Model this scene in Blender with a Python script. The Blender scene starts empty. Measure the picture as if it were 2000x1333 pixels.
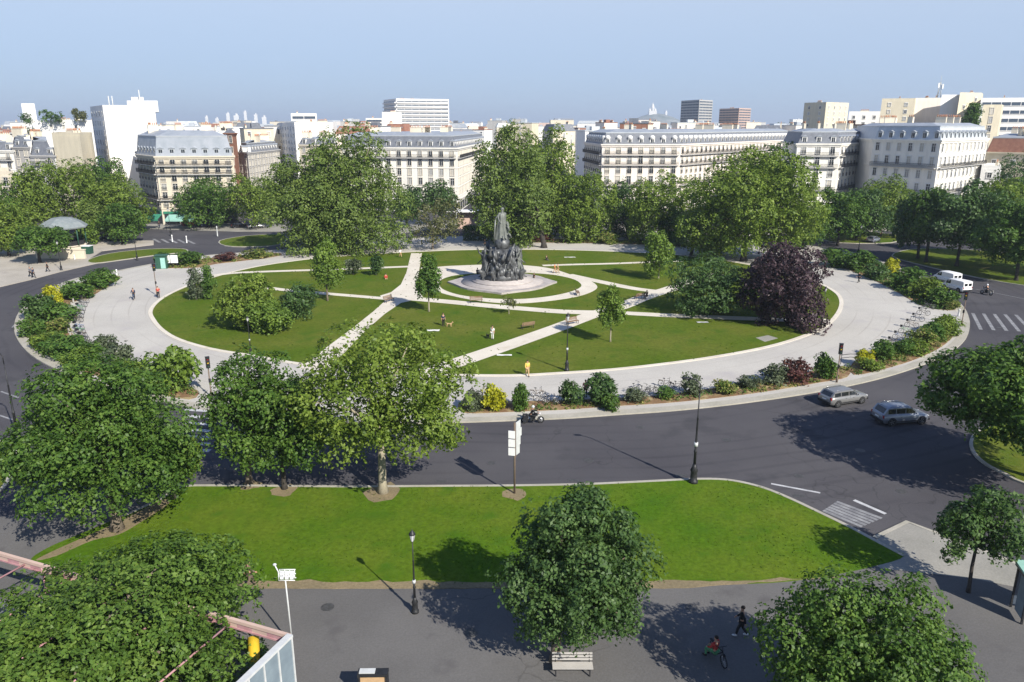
import bpy, math, random
import numpy as np
from mathutils import Vector, Matrix
from mathutils.geometry import tessellate_polygon
R = math.radians
SC = bpy.context.scene
COL = SC.collection
# ------------------------------------------------------------------ camera model (photo pixels 2000 x 1333)
F, CX, CY, H = 1480.0, 1000.0, 666.5, 25.0
P = math.atan(421.5 / F)
SP, CP = math.sin(P), math.cos(P)

def ray(px, py):
    u = (px - CX) / F; v = (py - CY) / F
    return u, CP - v * SP, -(SP + v * CP)

def at(px, py, z=0.0):
    "where the sight line of a photo pixel meets the level z"
    u, y, k = ray(px, py)
    t = (z - H) / k
    return (u * t, y * t)

def zat(py, Y):
    "height seen at photo row py at distance Y"
    u, y, k = ray(CX, py)
    return H + k * Y / y

def xat(px, Y, z):
    return (px - CX) / F * (Y * CP + (H - z) * SP)

# ------------------------------------------------------------------ tags
def tag(o, label=None, cat=None, group=None, kind=None):
    if label: o['label'] = label
    if cat: o['category'] = cat
    if group: o['group'] = group
    if kind: o['kind'] = kind
    return o

def thing(name, label, cat, loc=(0, 0, 0), rz=0.0, group=None, scale=1.0):
    o = bpy.data.objects.new(name, None)
    COL.objects.link(o)
    o.location = loc if len(loc) == 3 else (loc[0], loc[1], 0)
    o.rotation_euler = (0, 0, rz)
    o.scale = (scale, scale, scale)
    o.empty_display_size = 0.3
    return tag(o, label, cat, group)

def link(name, me, parent=None, loc=(0, 0, 0), rz=0.0):
    o = bpy.data.objects.new(name, me)
    COL.objects.link(o)
    o.parent = parent
    o.location = loc
    o.rotation_euler = (0, 0, rz)
    return o

def copy_tree(o, parent=None):
    c = o.copy(); COL.objects.link(c); c.parent = parent
    for ch in list(o.children):
        copy_tree(ch, c)
    return c

def override(o, m, slot=0):
    o.material_slots[slot].link = 'OBJECT'
    o.material_slots[slot].material = m

# ------------------------------------------------------------------ materials
def srgb(r, g, b):
    f = lambda c: (c / 255.0) / 12.92 if c <= 10 else (((c / 255.0) + 0.055) / 1.055) ** 2.4
    return (f(r), f(g), f(b), 1.0)

def lin(r, g, b):
    return (r, g, b, 1.0)

def newmat(name):
    m = bpy.data.materials.new(name)
    m.use_nodes = True
    nt = m.node_tree
    return m, nt, nt.nodes['Principled BSDF']

def ramp(nt, fac, stops):
    n = nt.nodes.new('ShaderNodeValToRGB')
    e = n.color_ramp.elements
    while len(e) < len(stops):
        e.new(0.5)
    for el, (p, c) in zip(e, stops):
        el.position = p; el.color = c
    nt.links.new(fac, n.inputs[0])
    return n.outputs[0]

def noise(nt, vec, scale, detail=4.0, rough=0.55):
    n = nt.nodes.new('ShaderNodeTexNoise')
    n.inputs['Scale'].default_value = scale
    n.inputs['Detail'].default_value = detail
    n.inputs['Roughness'].default_value = rough
    if vec is not None: nt.links.new(vec, n.inputs['Vector'])
    return n.outputs['Fac']

def mixc(nt, fac, a, b, mode='MIX'):
    n = nt.nodes.new('ShaderNodeMix'); n.data_type = 'RGBA'; n.blend_type = mode
    if isinstance(fac, (int, float)): n.inputs[0].default_value = fac
    else: nt.links.new(fac, n.inputs[0])
    for s, i in ((a, 6), (b, 7)):
        if isinstance(s, tuple): n.inputs[i].default_value = s
        else: nt.links.new(s, n.inputs[i])
    return n.outputs[2]

def pm(name, c1, c2=None, scale=3.0, rough=0.7, metal=0.0, bump=0.0, bscale=None, spec=0.3, world=False, mid=0.5, spread=0.2, detail=5.0):
    "plain procedural surface: two tones mixed by noise, optional bump"
    m, nt, b = newmat(name)
    b.inputs['Roughness'].default_value = rough
    b.inputs['Metallic'].default_value = metal
    b.inputs['Specular IOR Level'].default_value = spec
    if c2 is None:
        c2 = tuple(min(1, c * 0.82) for c in c1[:3]) + (1,)
    if world:
        g = nt.nodes.new('ShaderNodeNewGeometry'); vec = g.outputs['Position']
    else:
        g = nt.nodes.new('ShaderNodeTexCoord'); vec = g.outputs['Object']
    f = noise(nt, vec, scale, detail)
    nt.links.new(ramp(nt, f, [(mid - spread, c1), (mid + spread, c2)]), b.inputs['Base Color'])
    if bump:
        bn = nt.nodes.new('ShaderNodeBump')
        bn.inputs['Strength'].default_value = bump
        bn.inputs['Distance'].default_value = 0.05
        nt.links.new(noise(nt, vec, bscale or scale * 8, 3), bn.inputs['Height'])
        nt.links.new(bn.outputs[0], b.inputs['Normal'])
    return m

def leafmat(name, dark, mid_, light, trans=0.3, spec=0.25, clump=0.5):
    "leaves: each leaf its own tone, tones drift from bough to bough"
    m, nt, b = newmat(name)
    g = nt.nodes.new('ShaderNodeNewGeometry')
    tc = nt.nodes.new('ShaderNodeTexCoord')
    n = noise(nt, tc.outputs['Object'], 0.45, 2)
    mx = nt.nodes.new('ShaderNodeMath'); mx.operation = 'MULTIPLY_ADD'
    nt.links.new(n, mx.inputs[0]); mx.inputs[1].default_value = clump * 1.6
    s = nt.nodes.new('ShaderNodeMath'); s.operation = 'MULTIPLY_ADD'
    nt.links.new(g.outputs['Random Per Island'], s.inputs[0]); s.inputs[1].default_value = 1 - clump
    s.inputs[2].default_value = -0.3 * clump
    nt.links.new(s.outputs[0], mx.inputs[2])
    c = ramp(nt, mx.outputs[0], [(0.1, dark), (0.5, mid_), (0.92, light)])
    nt.links.new(c, b.inputs['Base Color'])
    b.inputs['Roughness'].default_value = 0.5
    b.inputs['Specular IOR Level'].default_value = spec
    t = nt.nodes.new('ShaderNodeBsdfTranslucent')
    tcol = mixc(nt, 1.0, c, (1.1, 1.25, 0.55, 1), 'MULTIPLY')
    nt.links.new(tcol, t.inputs[0])
    ms = nt.nodes.new('ShaderNodeMixShader'); ms.inputs[0].default_value = trans
    nt.links.new(b.outputs[0], ms.inputs[1]); nt.links.new(t.outputs[0], ms.inputs[2])
    nt.links.new(ms.outputs[0], nt.nodes['Material Output'].inputs[0])
    return m

# ------------------------------------------------------------------ mesh building
class MB:
    def __init__(s):
        s.v = []; s.f = []; s.m = []; s.sm = []
    def add(s, vs, fs, mi=0, smooth=False):
        o = len(s.v)
        s.v.extend([tuple(p) for p in vs])
        for f in fs:
            s.f.append(tuple(i + o for i in f)); s.m.append(mi); s.sm.append(smooth)
        return s
    def box(s, c, d, mi=0, rz=0.0, taper=1.0, rx=0.0, ry=0.0):
        x, y, z = d[0] / 2, d[1] / 2, d[2] / 2
        vs = [Vector((sx * x * (taper if sz > 0 else 1), sy * y * (taper if sz > 0 else 1), sz * z)) for sz in (-1, 1) for sx, sy in ((-1, -1), (1, -1), (1, 1), (-1, 1))]
        M = Matrix.Rotation(rz, 3, 'Z') @ Matrix.Rotation(ry, 3, 'Y') @ Matrix.Rotation(rx, 3, 'X')
        vs = [M @ p + Vector(c) for p in vs]
        return s.add(vs, [(3, 2, 1, 0), (4, 5, 6, 7), (0, 1, 5, 4), (1, 2, 6, 5), (2, 3, 7, 6), (3, 0, 4, 7)], mi)
    def tube(s, pts, rad, n=8, mi=0, cap=True, smooth=True):
        pts = [Vector(p) for p in pts]
        if isinstance(rad, (int, float)): rad = [rad] * len(pts)
        rings = []
        prev = None
        for i, p in enumerate(pts):
            d = (pts[min(i + 1, len(pts) - 1)] - pts[max(i - 1, 0)]).normalized()
            if prev is None:
                a = d.orthogonal().normalized()
            else:
                a = (prev - d * prev.dot(d)).normalized()
            prev = a
            b = d.cross(a)
            rings.append([p + (a * math.cos(2 * math.pi * k / n) + b * math.sin(2 * math.pi * k / n)) * rad[i] for k in range(n)])
        vs = [q for r in rings for q in r]
        fs = []
        for i in range(len(pts) - 1):
            for k in range(n):
                k2 = (k + 1) % n
                fs.append((i * n + k, i * n + k2, (i + 1) * n + k2, (i + 1) * n + k))
        s.add(vs, fs, mi, smooth)
        if cap:
            o = len(s.v) - len(vs)
            s.f.append(tuple(o + k for k in reversed(range(n)))); s.m.append(mi); s.sm.append(False)
            o2 = o + (len(pts) - 1) * n
            s.f.append(tuple(o2 + k for k in range(n))); s.m.append(mi); s.sm.append(False)
        return s
    def lathe(s, prof, c=(0, 0, 0), n=16, mi=0, smooth=True, sx=1.0, sy=1.0):
        vs = []
        for r, z in prof:
            for k in range(n):
                a = 2 * math.pi * k / n
                vs.append((c[0] + r * sx * math.cos(a), c[1] + r * sy * math.sin(a), c[2] + z))
        fs = []
        for i in range(len(prof) - 1):
            for k in range(n):
                k2 = (k + 1) % n
                fs.append((i * n + k, i * n + k2, (i + 1) * n + k2, (i + 1) * n + k))
        fs.append(tuple(reversed(range(n))))
        fs.append(tuple((len(prof) - 1) * n + k for k in range(n)))
        return s.add(vs, fs, mi, smooth)
    def ball(s, c, r, n=12, mi=0, M=None):
        rx, ry, rz = (r, r, r) if isinstance(r, (int, float)) else r
        vs = []
        rows = max(4, n // 2)
        for i in range(rows + 1):
            t = math.pi * i / rows
            for k in range(n):
                a = 2 * math.pi * k / n
                p = Vector((rx * math.sin(t) * math.cos(a), ry * math.sin(t) * math.sin(a), -rz * math.cos(t)))
                if M is not None: p = M @ p
                vs.append(p + Vector(c))
        fs = [(i * n + k, i * n + (k + 1) % n, (i + 1) * n + (k + 1) % n, (i + 1) * n + k) for i in range(rows) for k in range(n)]
        return s.add(vs, fs, mi, True)
    def ring(s, c, Rr, r, n=24, m=8, mi=0, axis='Y'):
        vs = []
        for i in range(n):
            a = 2 * math.pi * i / n
            for k in range(m):
                b = 2 * math.pi * k / m
                q = Rr + r * math.cos(b)
                x, y, z = q * math.cos(a), r * math.sin(b), q * math.sin(a)
                if axis == 'Z': y, z = z, y
                if axis == 'X': x, y = y, x
                vs.append((c[0] + x, c[1] + y, c[2] + z))
        fs = [(i * m + k, i * m + (k + 1) % m, ((i + 1) % n) * m + (k + 1) % m, ((i + 1) % n) * m + k) for i in range(n) for k in range(m)]
        return s.add(vs, fs, mi, True)
    def prism(s, poly, z0, z1, mi=0, top=True, bottom=False, mtop=None):
        n = len(poly)
        vs = [(x, y, z0) for x, y in poly] + [(x, y, z1) for x, y in poly]
        fs = [(k, (k + 1) % n, n + (k + 1) % n, n + k) for k in range(n)]
        s.add(vs, fs, mi)
        o = len(s.v) - 2 * n
        if top or bottom:
            tris = tessellate_polygon([[Vector((x, y, 0)) for x, y in poly]])
            for t in tris:
                a, b, c = t
                pa, pb, pc = (Vector(poly[i]) for i in (a, b, c))
                if (pb - pa).cross(pc - pa) < 0: a, b, c = a, c, b
                if top:
                    s.f.append((o + n + a, o + n + b, o + n + c)); s.m.append(mi if mtop is None else mtop); s.sm.append(False)
                if bottom:
                    s.f.append((o + a, o + c, o + b)); s.m.append(mi); s.sm.append(False)
        return s
    def mesh(s, name, mats):
        me = bpy.data.meshes.new(name)
        me.from_pydata(s.v, [], s.f)
        for m in (mats if isinstance(mats, (list, tuple)) else [mats]):
            me.materials.append(m)
        me.polygons.foreach_set('material_index', s.m)
        me.polygons.foreach_set('use_smooth', s.sm)
        me.update()
        return me
    def build(s, name, mats, parent=None, loc=(0, 0, 0), rz=0.0):
        return link(name, s.mesh(name, mats), parent, loc, rz)

def ccw(p):
    a = sum(p[i][0] * p[(i + 1) % len(p)][1] - p[(i + 1) % len(p)][0] * p[i][1] for i in range(len(p)))
    return list(p) if a > 0 else list(reversed(p))

def smooth_line(pts, closed=True, k=5):
    "Catmull-Rom through the points"
    n = len(pts); out = []
    for i in range(n if closed else n - 1):
        if closed:
            p0, p1, p2, p3 = (pts[(i + j) % n] for j in (-1, 0, 1, 2))
        else:
            p0, p1, p2, p3 = pts[max(i - 1, 0)], pts[i], pts[i + 1], pts[min(i + 2, n - 1)]
        for q in range(k):
            t = q / k
            out.append(tuple(0.5 * ((2 * b) + (-a + c) * t + (2 * a - 5 * b + 4 * c - d) * t * t + (-a + 3 * b - 3 * c + d) * t ** 3)
                             for a, b, c, d in zip(p0, p1, p2, p3)))
    if not closed: out.append(tuple(pts[-1]))
    return out

def pix(pts, z=0.0):
    return [at(x, y, z) for x, y in pts]

def offset_poly(poly, d):
    "inset (d > 0) of a convex counter-clockwise outline"
    n = len(poly); out = []
    for i in range(n):
        p0, p1, p2 = Vector(poly[i - 1]), Vector(poly[i]), Vector(poly[(i + 1) % n])
        e1 = (p1 - p0).normalized(); e2 = (p2 - p1).normalized()
        n1 = Vector((-e1.y, e1.x)); n2 = Vector((-e2.y, e2.x))
        b = n1 + n2
        k = d / max(0.3, 0.5 * b.dot(b)) if b.length > 1e-6 else d
        out.append(tuple(p1 + b * k))
    return out

def sheet(name, poly, z, m, z0=None, kind='structure', label=None):
    poly = ccw(poly)
    mb = MB()
    mb.prism(poly, z - 0.12 if z0 is None else z0, z, 0)
    return tag(mb.build(name, m), label, None, None, kind)

def strip_poly(line, w):
    "outline of a band of width w (number or list) along a line"
    n = len(line); L = []; Rr = []
    for i, p in enumerate(line):
        a = Vector(line[max(i - 1, 0)]); b = Vector(line[min(i + 1, n - 1)])
        d = (b - a).normalized(); q = Vector((-d.y, d.x)); ww = (w[i] if isinstance(w, list) else w) / 2
        L.append(tuple(Vector(p) + q * ww)); Rr.append(tuple(Vector(p) - q * ww))
    return L, Rr

def band(mb, line, w, z0, z1, closed=False, mi=0, inset=0.0):
    "kerb-like bar along a line"
    n = len(line)
    vs = []
    for i, p in enumerate(line):
        if closed: a = Vector(line[i - 1]); b = Vector(line[(i + 1) % n])
        else: a = Vector(line[max(i - 1, 0)]); b = Vector(line[min(i + 1, n - 1)])
        d = (b - a).normalized(); q = Vector((-d.y, d.x))
        l = Vector(p) + q * w / 2; r = Vector(p) - q * w / 2
        vs += [(l.x, l.y, z0), (l.x, l.y, z1), (r.x, r.y, z1), (r.x, r.y, z0)]
    fs = []
    for i in range(n if closed else n - 1):
        j = (i + 1) % n
        for k in range(3):
            fs.append((i * 4 + k, j * 4 + k, j * 4 + k + 1, i * 4 + k + 1))
    if not closed:
        fs += [(0, 1, 2, 3), ((n - 1) * 4 + 3, (n - 1) * 4 + 2, (n - 1) * 4 + 1, (n - 1) * 4)]
    mb.add(vs, fs, mi)
    return mb

def np_mesh(name, verts, quads, mats, mi=None):
    me = bpy.data.meshes.new(name)
    nv, nf = len(verts), len(quads)
    me.vertices.add(nv); me.vertices.foreach_set('co', np.asarray(verts, np.float32).ravel())
    me.loops.add(nf * 4); me.loops.foreach_set('vertex_index', np.asarray(quads, np.int32).ravel())
    me.polygons.add(nf)
    me.polygons.foreach_set('loop_start', np.arange(0, nf * 4, 4, dtype=np.int32))
    me.polygons.foreach_set('loop_total', np.full(nf, 4, np.int32))
    if mi is not None: me.polygons.foreach_set('material_index', np.asarray(mi, np.int32))
    for m in (mats if isinstance(mats, (list, tuple)) else [mats]): me.materials.append(m)
    me.update(calc_edges=True); me.validate()
    return me

def leaves_np(pos, nrm, size, rng, aspect=0.55, fold=0.25):
    "one folded pointed leaf per point"
    n = len(pos)
    t = rng.normal(size=(n, 3)); t -= nrm * np.sum(t * nrm, 1, keepdims=True)
    t /= np.linalg.norm(t, axis=1, keepdims=True) + 1e-9
    b = np.cross(nrm, t)
    s = size[:, None]
    v = np.empty((n, 4, 3))
    v[:, 0] = pos - t * s * 0.5
    v[:, 1] = pos + b * s * aspect * 0.5 + nrm * s * fold * 0.5 - t * s * 0.05
    v[:, 2] = pos + t * s * 0.5
    v[:, 3] = pos - b * s * aspect * 0.5 + nrm * s * fold * 0.5 - t * s * 0.05
    return v.reshape(-1, 3), np.arange(n * 4).reshape(n, 4)

def unit(v):
    return v / (np.linalg.norm(v, axis=1, keepdims=True) + 1e-9)
# ------------------------------------------------------------------ materials
M = {}
M['asphalt'] = pm('asphalt', lin(.060, .060, .070), lin(.080, .079, .088), 0.06, .85, bump=.25, bscale=14, world=True)
def ground_detail(name, base, blotch, fine_amt, s1, s2, rough=.9, bump=.3, extra=None, lanes=False, rings=False, cracks=0):
    m, nt, b = newmat(name)
    g = nt.nodes.new('ShaderNodeNewGeometry'); vec = g.outputs['Position']
    c = ramp(nt, noise(nt, vec, s1, 5), [(.35, base), (.65, blotch)])
    f = noise(nt, vec, s2, 3, .7)
    c = mixc(nt, fine_amt, c, ramp(nt, f, [(.3, lin(.35, .35, .35)), (.7, lin(1.0, 1.0, 1.0))]), 'MULTIPLY')
    if extra is not None:
        e = ramp(nt, noise(nt, vec, extra[0], 4), [(extra[1], lin(0, 0, 0)), (extra[2], lin(1, 1, 1))])
        c = mixc(nt, e, c, extra[3])
    if lanes or rings:
        # wear and joints that follow the curve of the ring road and promenade
        d = nt.nodes.new('ShaderNodeVectorMath'); d.operation = 'DISTANCE'; d.inputs[1].default_value = (-1.5, 126.0, 0)
        nt.links.new(vec, d.inputs[0])
        wob = nt.nodes.new('ShaderNodeMath'); wob.operation = 'MULTIPLY_ADD'; nt.links.new(noise(nt, vec, .03, 2), wob.inputs[0]); wob.inputs[1].default_value = 6.0 if lanes else .3; nt.links.new(d.outputs['Value'], wob.inputs[2])
        k = nt.nodes.new('ShaderNodeMath'); k.operation = 'MULTIPLY'; k.inputs[1].default_value = 3.6 if lanes else 3.0; nt.links.new(wob.outputs[0], k.inputs[0])
        sn = nt.nodes.new('ShaderNodeMath'); sn.operation = 'SINE'; nt.links.new(k.outputs[0], sn.inputs[0])
        rr_ = ramp(nt, sn.outputs[0], [(.55, lin(1, 1, 1)), (1.0, lin(.84, .84, .85))] if lanes else [(.93, lin(1, 1, 1)), (1.0, lin(.88, .87, .86))])
        c = mixc(nt, ramp(nt, noise(nt, vec, .08, 3), [(.38, lin(0, 0, 0)), (.6, lin(1, 1, 1))]), c, mixc(nt, 1.0, c, rr_, 'MULTIPLY'))
    if cracks:
        vo = nt.nodes.new('ShaderNodeTexVoronoi'); vo.feature = 'DISTANCE_TO_EDGE'; vo.inputs['Scale'].default_value = .16
        wv = nt.nodes.new('ShaderNodeVectorMath'); wv.operation = 'ADD'; nt.links.new(vec, wv.inputs[0])
        nz = nt.nodes.new('ShaderNodeTexNoise'); nz.inputs['Scale'].default_value = .5; nt.links.new(vec, nz.inputs['Vector'])
        sc = nt.nodes.new('ShaderNodeVectorMath'); sc.operation = 'SCALE'; sc.inputs['Scale'].default_value = 3.0; nt.links.new(nz.outputs['Color'], sc.inputs[0]); nt.links.new(sc.outputs[0], wv.inputs[1])
        nt.links.new(wv.outputs[0], vo.inputs['Vector'])
        cr = ramp(nt, vo.outputs['Distance'], [(.0, lin(cracks, cracks, cracks)), (.012, lin(1, 1, 1))])
        c = mixc(nt, ramp(nt, noise(nt, vec, .05, 2), [(.48, lin(0, 0, 0)), (.58, lin(1, 1, 1))]), c, mixc(nt, 1.0, c, cr, 'MULTIPLY'))
    nt.links.new(c, b.inputs['Base Color'])
    b.inputs['Roughness'].default_value = rough
    b.inputs['Specular IOR Level'].default_value = .04
    bn = nt.nodes.new('ShaderNodeBump'); bn.inputs['Strength'].default_value = bump; bn.inputs['Distance'].default_value = .06
    nt.links.new(f, bn.inputs['Height']); nt.links.new(bn.outputs[0], b.inputs['Normal'])
    return m
M['asphalt'] = ground_detail('asphalt', lin(.074, .071, .078), lin(.098, .094, .099), .3, .07, 9, .8, .2, (.21, .56, .64, lin(.066, .064, .069)), lanes=True, cracks=.74)
M['grass'] = ground_detail('grass', lin(.070, .148, .008), lin(.120, .172, .016), .62, .14, 4.0, .95, .9, (.5, .55, .74, lin(.048, .110, .008)))
M['park_grass'] = ground_detail('park_grass', lin(.084, .136, .012), lin(.136, .156, .026), .6, .10, 3.2, .95, .8, (.3, .54, .74, lin(.055, .105, .010)))
M['paving'] = ground_detail('paving', lin(.438, .414, .374), lin(.495, .470, .424), .22, .12, 6, .85, .15, (.25, .56, .74, lin(.385, .36, .345)), rings=True)
M['path'] = ground_detail('path', lin(.60, .545, .455), lin(.67, .615, .52), .2, .3, 7, .9, .2, (.5, .58, .72, lin(.52, .46, .37)))
M['kerb'] = ground_detail('kerb', lin(.36, .34, .28), lin(.43, .40, .34), .3, .5, 5, .85, .2)
M['tarmac'] = ground_detail('tarmac', lin(.125, .120, .116), lin(.155, .149, .143), .3, .12, 10, .85, .2, (.4, .6, .7, lin(.105, .10, .098)), cracks=.75)
M['concrete'] = ground_detail('concrete', lin(.27, .26, .23), lin(.33, .315, .28), .3, .35, 7, .85, .2)
M['soil'] = ground_detail('soil', lin(.20, .115, .065), lin(.30, .20, .11), .55, .7, 6, .95, .8, (.9, .52, .66, lin(.34, .27, .14)))
M['bare_earth'] = ground_detail('bare_earth', lin(.22, .18, .11), lin(.28, .22, .13), .5, .6, 6, .95, .5)
M['paint'] = ground_detail('road_paint', lin(.42, .42, .43), lin(.60, .60, .60), .5, 1.2, 8, .6, .1)
M['paint_worn'] = ground_detail('worn_paint', lin(.20, .20, .21), lin(.34, .34, .34), .5, 1.2, 8, .6, .1)
M['far_ground'] = ground_detail('far_ground', lin(.10, .10, .10), lin(.14, .14, .14), .2, .03, .5, .9, .1)

M['leaf_a'] = leafmat('chestnut_leaves', lin(.028, .066, .012), lin(.070, .138, .021), lin(.150, .230, .042))
M['leaf_b'] = leafmat('lime_leaves', lin(0.050, 0.090, 0.013), lin(0.134, 0.199, 0.027), lin(0.241, 0.308, 0.054))
M['leaf_c'] = leafmat('dark_leaves', lin(0.024, 0.055, 0.017), lin(0.062, 0.118, 0.031), lin(0.130, 0.204, 0.060))
M['leaf_plane'] = leafmat('plane_tree_leaves', lin(.052, .088, .018), lin(.124, .182, .036), lin(.210, .268, .062))
M['leaf_young'] = leafmat('young_leaves', lin(0.057, 0.105, 0.018), lin(0.132, 0.209, 0.031), lin(0.209, 0.292, 0.046))
M['leaf_purple'] = leafmat('copper_beech_leaves', lin(.022, .014, .018), lin(.052, .031, .038), lin(.098, .060, .068), .15)
M['leaf_d'] = leafmat('fresh_chestnut_leaves', lin(.036, .076, .012), lin(.092, .165, .026), lin(.175, .252, .050))
M['leaf_yellow'] = leafmat('golden_leaves', lin(.20, .20, .010), lin(.36, .36, .015), lin(.50, .48, .02))
M['leaf_straw'] = leafmat('mixed_bed_leaves', lin(0.044, 0.094, 0.018), lin(0.127, 0.171, 0.033), lin(0.374, 0.308, 0.121), .2, .1, .4)
M['leaf_green'] = leafmat('green_bed_leaves', lin(0.035, 0.085, 0.018), lin(0.075, 0.150, 0.027), lin(0.150, 0.206, 0.044), .25, .15, .5)
M['leaf_tuft'] = leafmat('grass_blades', lin(.045, .110, .008), lin(.085, .150, .014), lin(.130, .180, .024), .3, .05)
M['leaf_red'] = leafmat('reddish_leaves', lin(.05, .022, .02), lin(.10, .04, .035), lin(.14, .07, .04), .2)
M['leaf_grey'] = leafmat('grey_green_leaves', lin(.05, .07, .04), lin(.09, .115, .06), lin(.14, .16, .09), .2)
M['leaf_sparse'] = leafmat('pale_brown_leaves', lin(.07, .08, .03), lin(.12, .13, .05), lin(.2, .19, .08), .3)
M['bark'] = pm('bark', lin(.12, .095, .07), lin(.20, .165, .125), 6, .95, bump=.6, bscale=22)
M['bark_dark'] = pm('dark_bark', lin(.035, .030, .026), lin(.07, .06, .05), 6, .95, bump=.6, bscale=22)
M['bark_pale'] = pm('pale_bark', lin(.25, .22, .16), lin(.34, .30, .22), 6, .95, bump=.4, bscale=22)

def wall_mat(name, c, var=.86, s=.25):
    m, nt, b = newmat(name)
    g = nt.nodes.new('ShaderNodeNewGeometry')
    vm = nt.nodes.new('ShaderNodeVectorMath'); vm.operation = 'MULTIPLY'; vm.inputs[1].default_value = (1, 1, .25)
    nt.links.new(g.outputs['Position'], vm.inputs[0])
    d = tuple(q * var for q in c[:3]) + (1,)
    cc = ramp(nt, noise(nt, vm.outputs[0], s * 3, 6, .65), [(.35, c), (.68, d)])
    nt.links.new(cc, b.inputs['Base Color'])
    b.inputs['Roughness'].default_value = .85; b.inputs['Specular IOR Level'].default_value = .2
    return m
M['stone_cream'] = wall_mat('cream_stone', lin(.68, .61, .48))
M['stone_white'] = wall_mat('pale_stone', lin(.82, .785, .70))
M['stone_pink'] = wall_mat('pinkish_stone', lin(.78, .71, .63))
M['stone_tan'] = wall_mat('tan_stone', lin(.65, .58, .46))
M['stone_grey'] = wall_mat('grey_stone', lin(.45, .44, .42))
M['render_white'] = wall_mat('white_render', lin(.80, .78, .74), .93)
M['render_yellow'] = wall_mat('yellow_render', lin(.66, .59, .44))
M['render_pink'] = wall_mat('pink_render', lin(.55, .40, .33))
M['brick'] = wall_mat('brick_red', lin(.30, .15, .10), .75)
M['concrete_wall'] = wall_mat('concrete_wall', lin(.42, .40, .37))
M['concrete_dark'] = wall_mat('dark_concrete', lin(.16, .16, .18))
M['zinc'] = pm('zinc_roof', lin(.31, .34, .37), lin(.41, .43, .46), .5, .5, .3, world=True, spec=.4)
M['slate'] = pm('slate_roof', lin(.12, .13, .15), lin(.18, .19, .215), 1.2, .6, world=True)
M['tile'] = pm('tile_roof', lin(.22, .10, .07), lin(.30, .15, .10), 1.2, .8, world=True)
M['zinc_light'] = pm('pale_zinc', lin(.42, .45, .47), lin(.52, .54, .55), .6, .5, .2, world=True)
M['glass'] = pm('window_glass', lin(.025, .03, .035), lin(.045, .05, .055), 1, .15, spec=.6)
M['curtain'] = pm('curtained_glass', lin(.36, .35, .32), lin(.24, .24, .23), 1.5, .3, spec=.5)
M['blind'] = pm('closed_shutter', lin(.50, .46, .38), lin(.42, .39, .33), 2, .7)
M['glass_blue'] = pm('blue_glass', lin(.05, .07, .10), lin(.08, .10, .13), 1, .15, spec=.6)
M['frame'] = pm('window_surround', lin(.62, .58, .50), lin(.52, .48, .41), 3, .7)
M['frame_white'] = pm('white_frame', lin(.72, .71, .68), lin(.64, .63, .6), 3, .6)
M['iron'] = pm('wrought_iron', lin(.030, .030, .034), lin(.05, .05, .052), 4, .5, .4)
M['pot'] = pm('chimney_pot', lin(.36, .17, .10), lin(.45, .24, .15), 3, .8)
M['bronze'] = pm('bronze', lin(.020, .021, .024), lin(.17, .175, .175), 1.1, .45, .35, bump=.4, bscale=9)  # wide contrast between the two tones: highlights are put into the paler colour
M['bronze_pale'] = pm('weathered_bronze', lin(.12, .13, .115), lin(.21, .22, .20), 1.2, .6, .3, bump=.3, bscale=9)
M['stone_base'] = pm('monument_stone', lin(.44, .40, .37), lin(.30, .27, .26), 1.0, .8, bump=.2)
M['black'] = pm('black_paint', lin(.014, .015, .016), lin(.03, .03, .032), 5, .45)
M['rubber'] = pm('rubber', lin(.016, .016, .017), lin(.028, .028, .028), 8, .85)
M['chrome'] = pm('chrome', lin(.55, .55, .56), lin(.45, .45, .46), 4, .25, .9)
M['alloy'] = pm('alloy', lin(.50, .50, .51), lin(.42, .42, .43), 5, .35, .7)
M['white'] = pm('white_paint', lin(.80, .80, .79), lin(.70, .70, .69), 3, .5)
M['offwhite'] = pm('off_white_paint', lin(.55, .56, .55), lin(.45, .46, .45), 3, .5)
M['silver'] = pm('silver_car_paint', lin(.27, .265, .255), lin(.31, .305, .295), 2, .3, .55, spec=.6)
M['bluegrey'] = pm('blue_grey_car_paint', lin(.22, .24, .28), lin(.26, .28, .32), 2, .3, .5, spec=.6)
M['carglass'] = pm('car_glass', lin(.010, .012, .014), lin(.018, .02, .022), 2, .08, spec=.7)
M['red_lamp'] = pm('red_lens', lin(.30, .02, .02), lin(.2, .015, .015), 4, .25, spec=.5)
M['lens'] = pm('clear_lens', lin(.6, .6, .58), lin(.5, .5, .5), 4, .15, spec=.6)
M['green_paint'] = pm('dark_green_paint', lin(.020, .070, .045), lin(.03, .09, .06), 3, .5)
M['teal'] = pm('pale_teal_paint', lin(.30, .52, .45), lin(.24, .44, .38), 3, .6)
M['green_cloth'] = pm('green_awning', lin(.03, .17, .10), lin(.04, .22, .14), 2, .9)
M['pink_metal'] = pm('faded_pink_paint', lin(.40, .20, .21), lin(.48, .28, .29), 2, .6)
M['red_paint'] = pm('red_paint', lin(.35, .03, .03), lin(.25, .02, .03), 3, .5)
M['bluish_panel'] = pm('bluish_panel', lin(.20, .25, .28), lin(.15, .19, .22), 1.5, .6)
M['yellow_paint'] = pm('yellow_paint', lin(.62, .42, .03), lin(.52, .34, .02), 2, .5)
M['wood'] = pm('bench_wood', lin(.16, .10, .06), lin(.24, .16, .10), 6, .8)
M['roof_grey'] = pm('bandstand_roof', lin(.17, .20, .20), lin(.23, .25, .25), 1.5, .6)
M['skin'] = pm('skin', lin(.48, .28, .19), lin(.42, .24, .16), 4, .6)
def cloth(n, *c): M[n] = pm(n, lin(*c), None, 6, .9)
cloth('cloth_black', .018, .018, .02); cloth('cloth_navy', .03, .04, .08); cloth('cloth_grey', .14, .14, .15)
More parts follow.
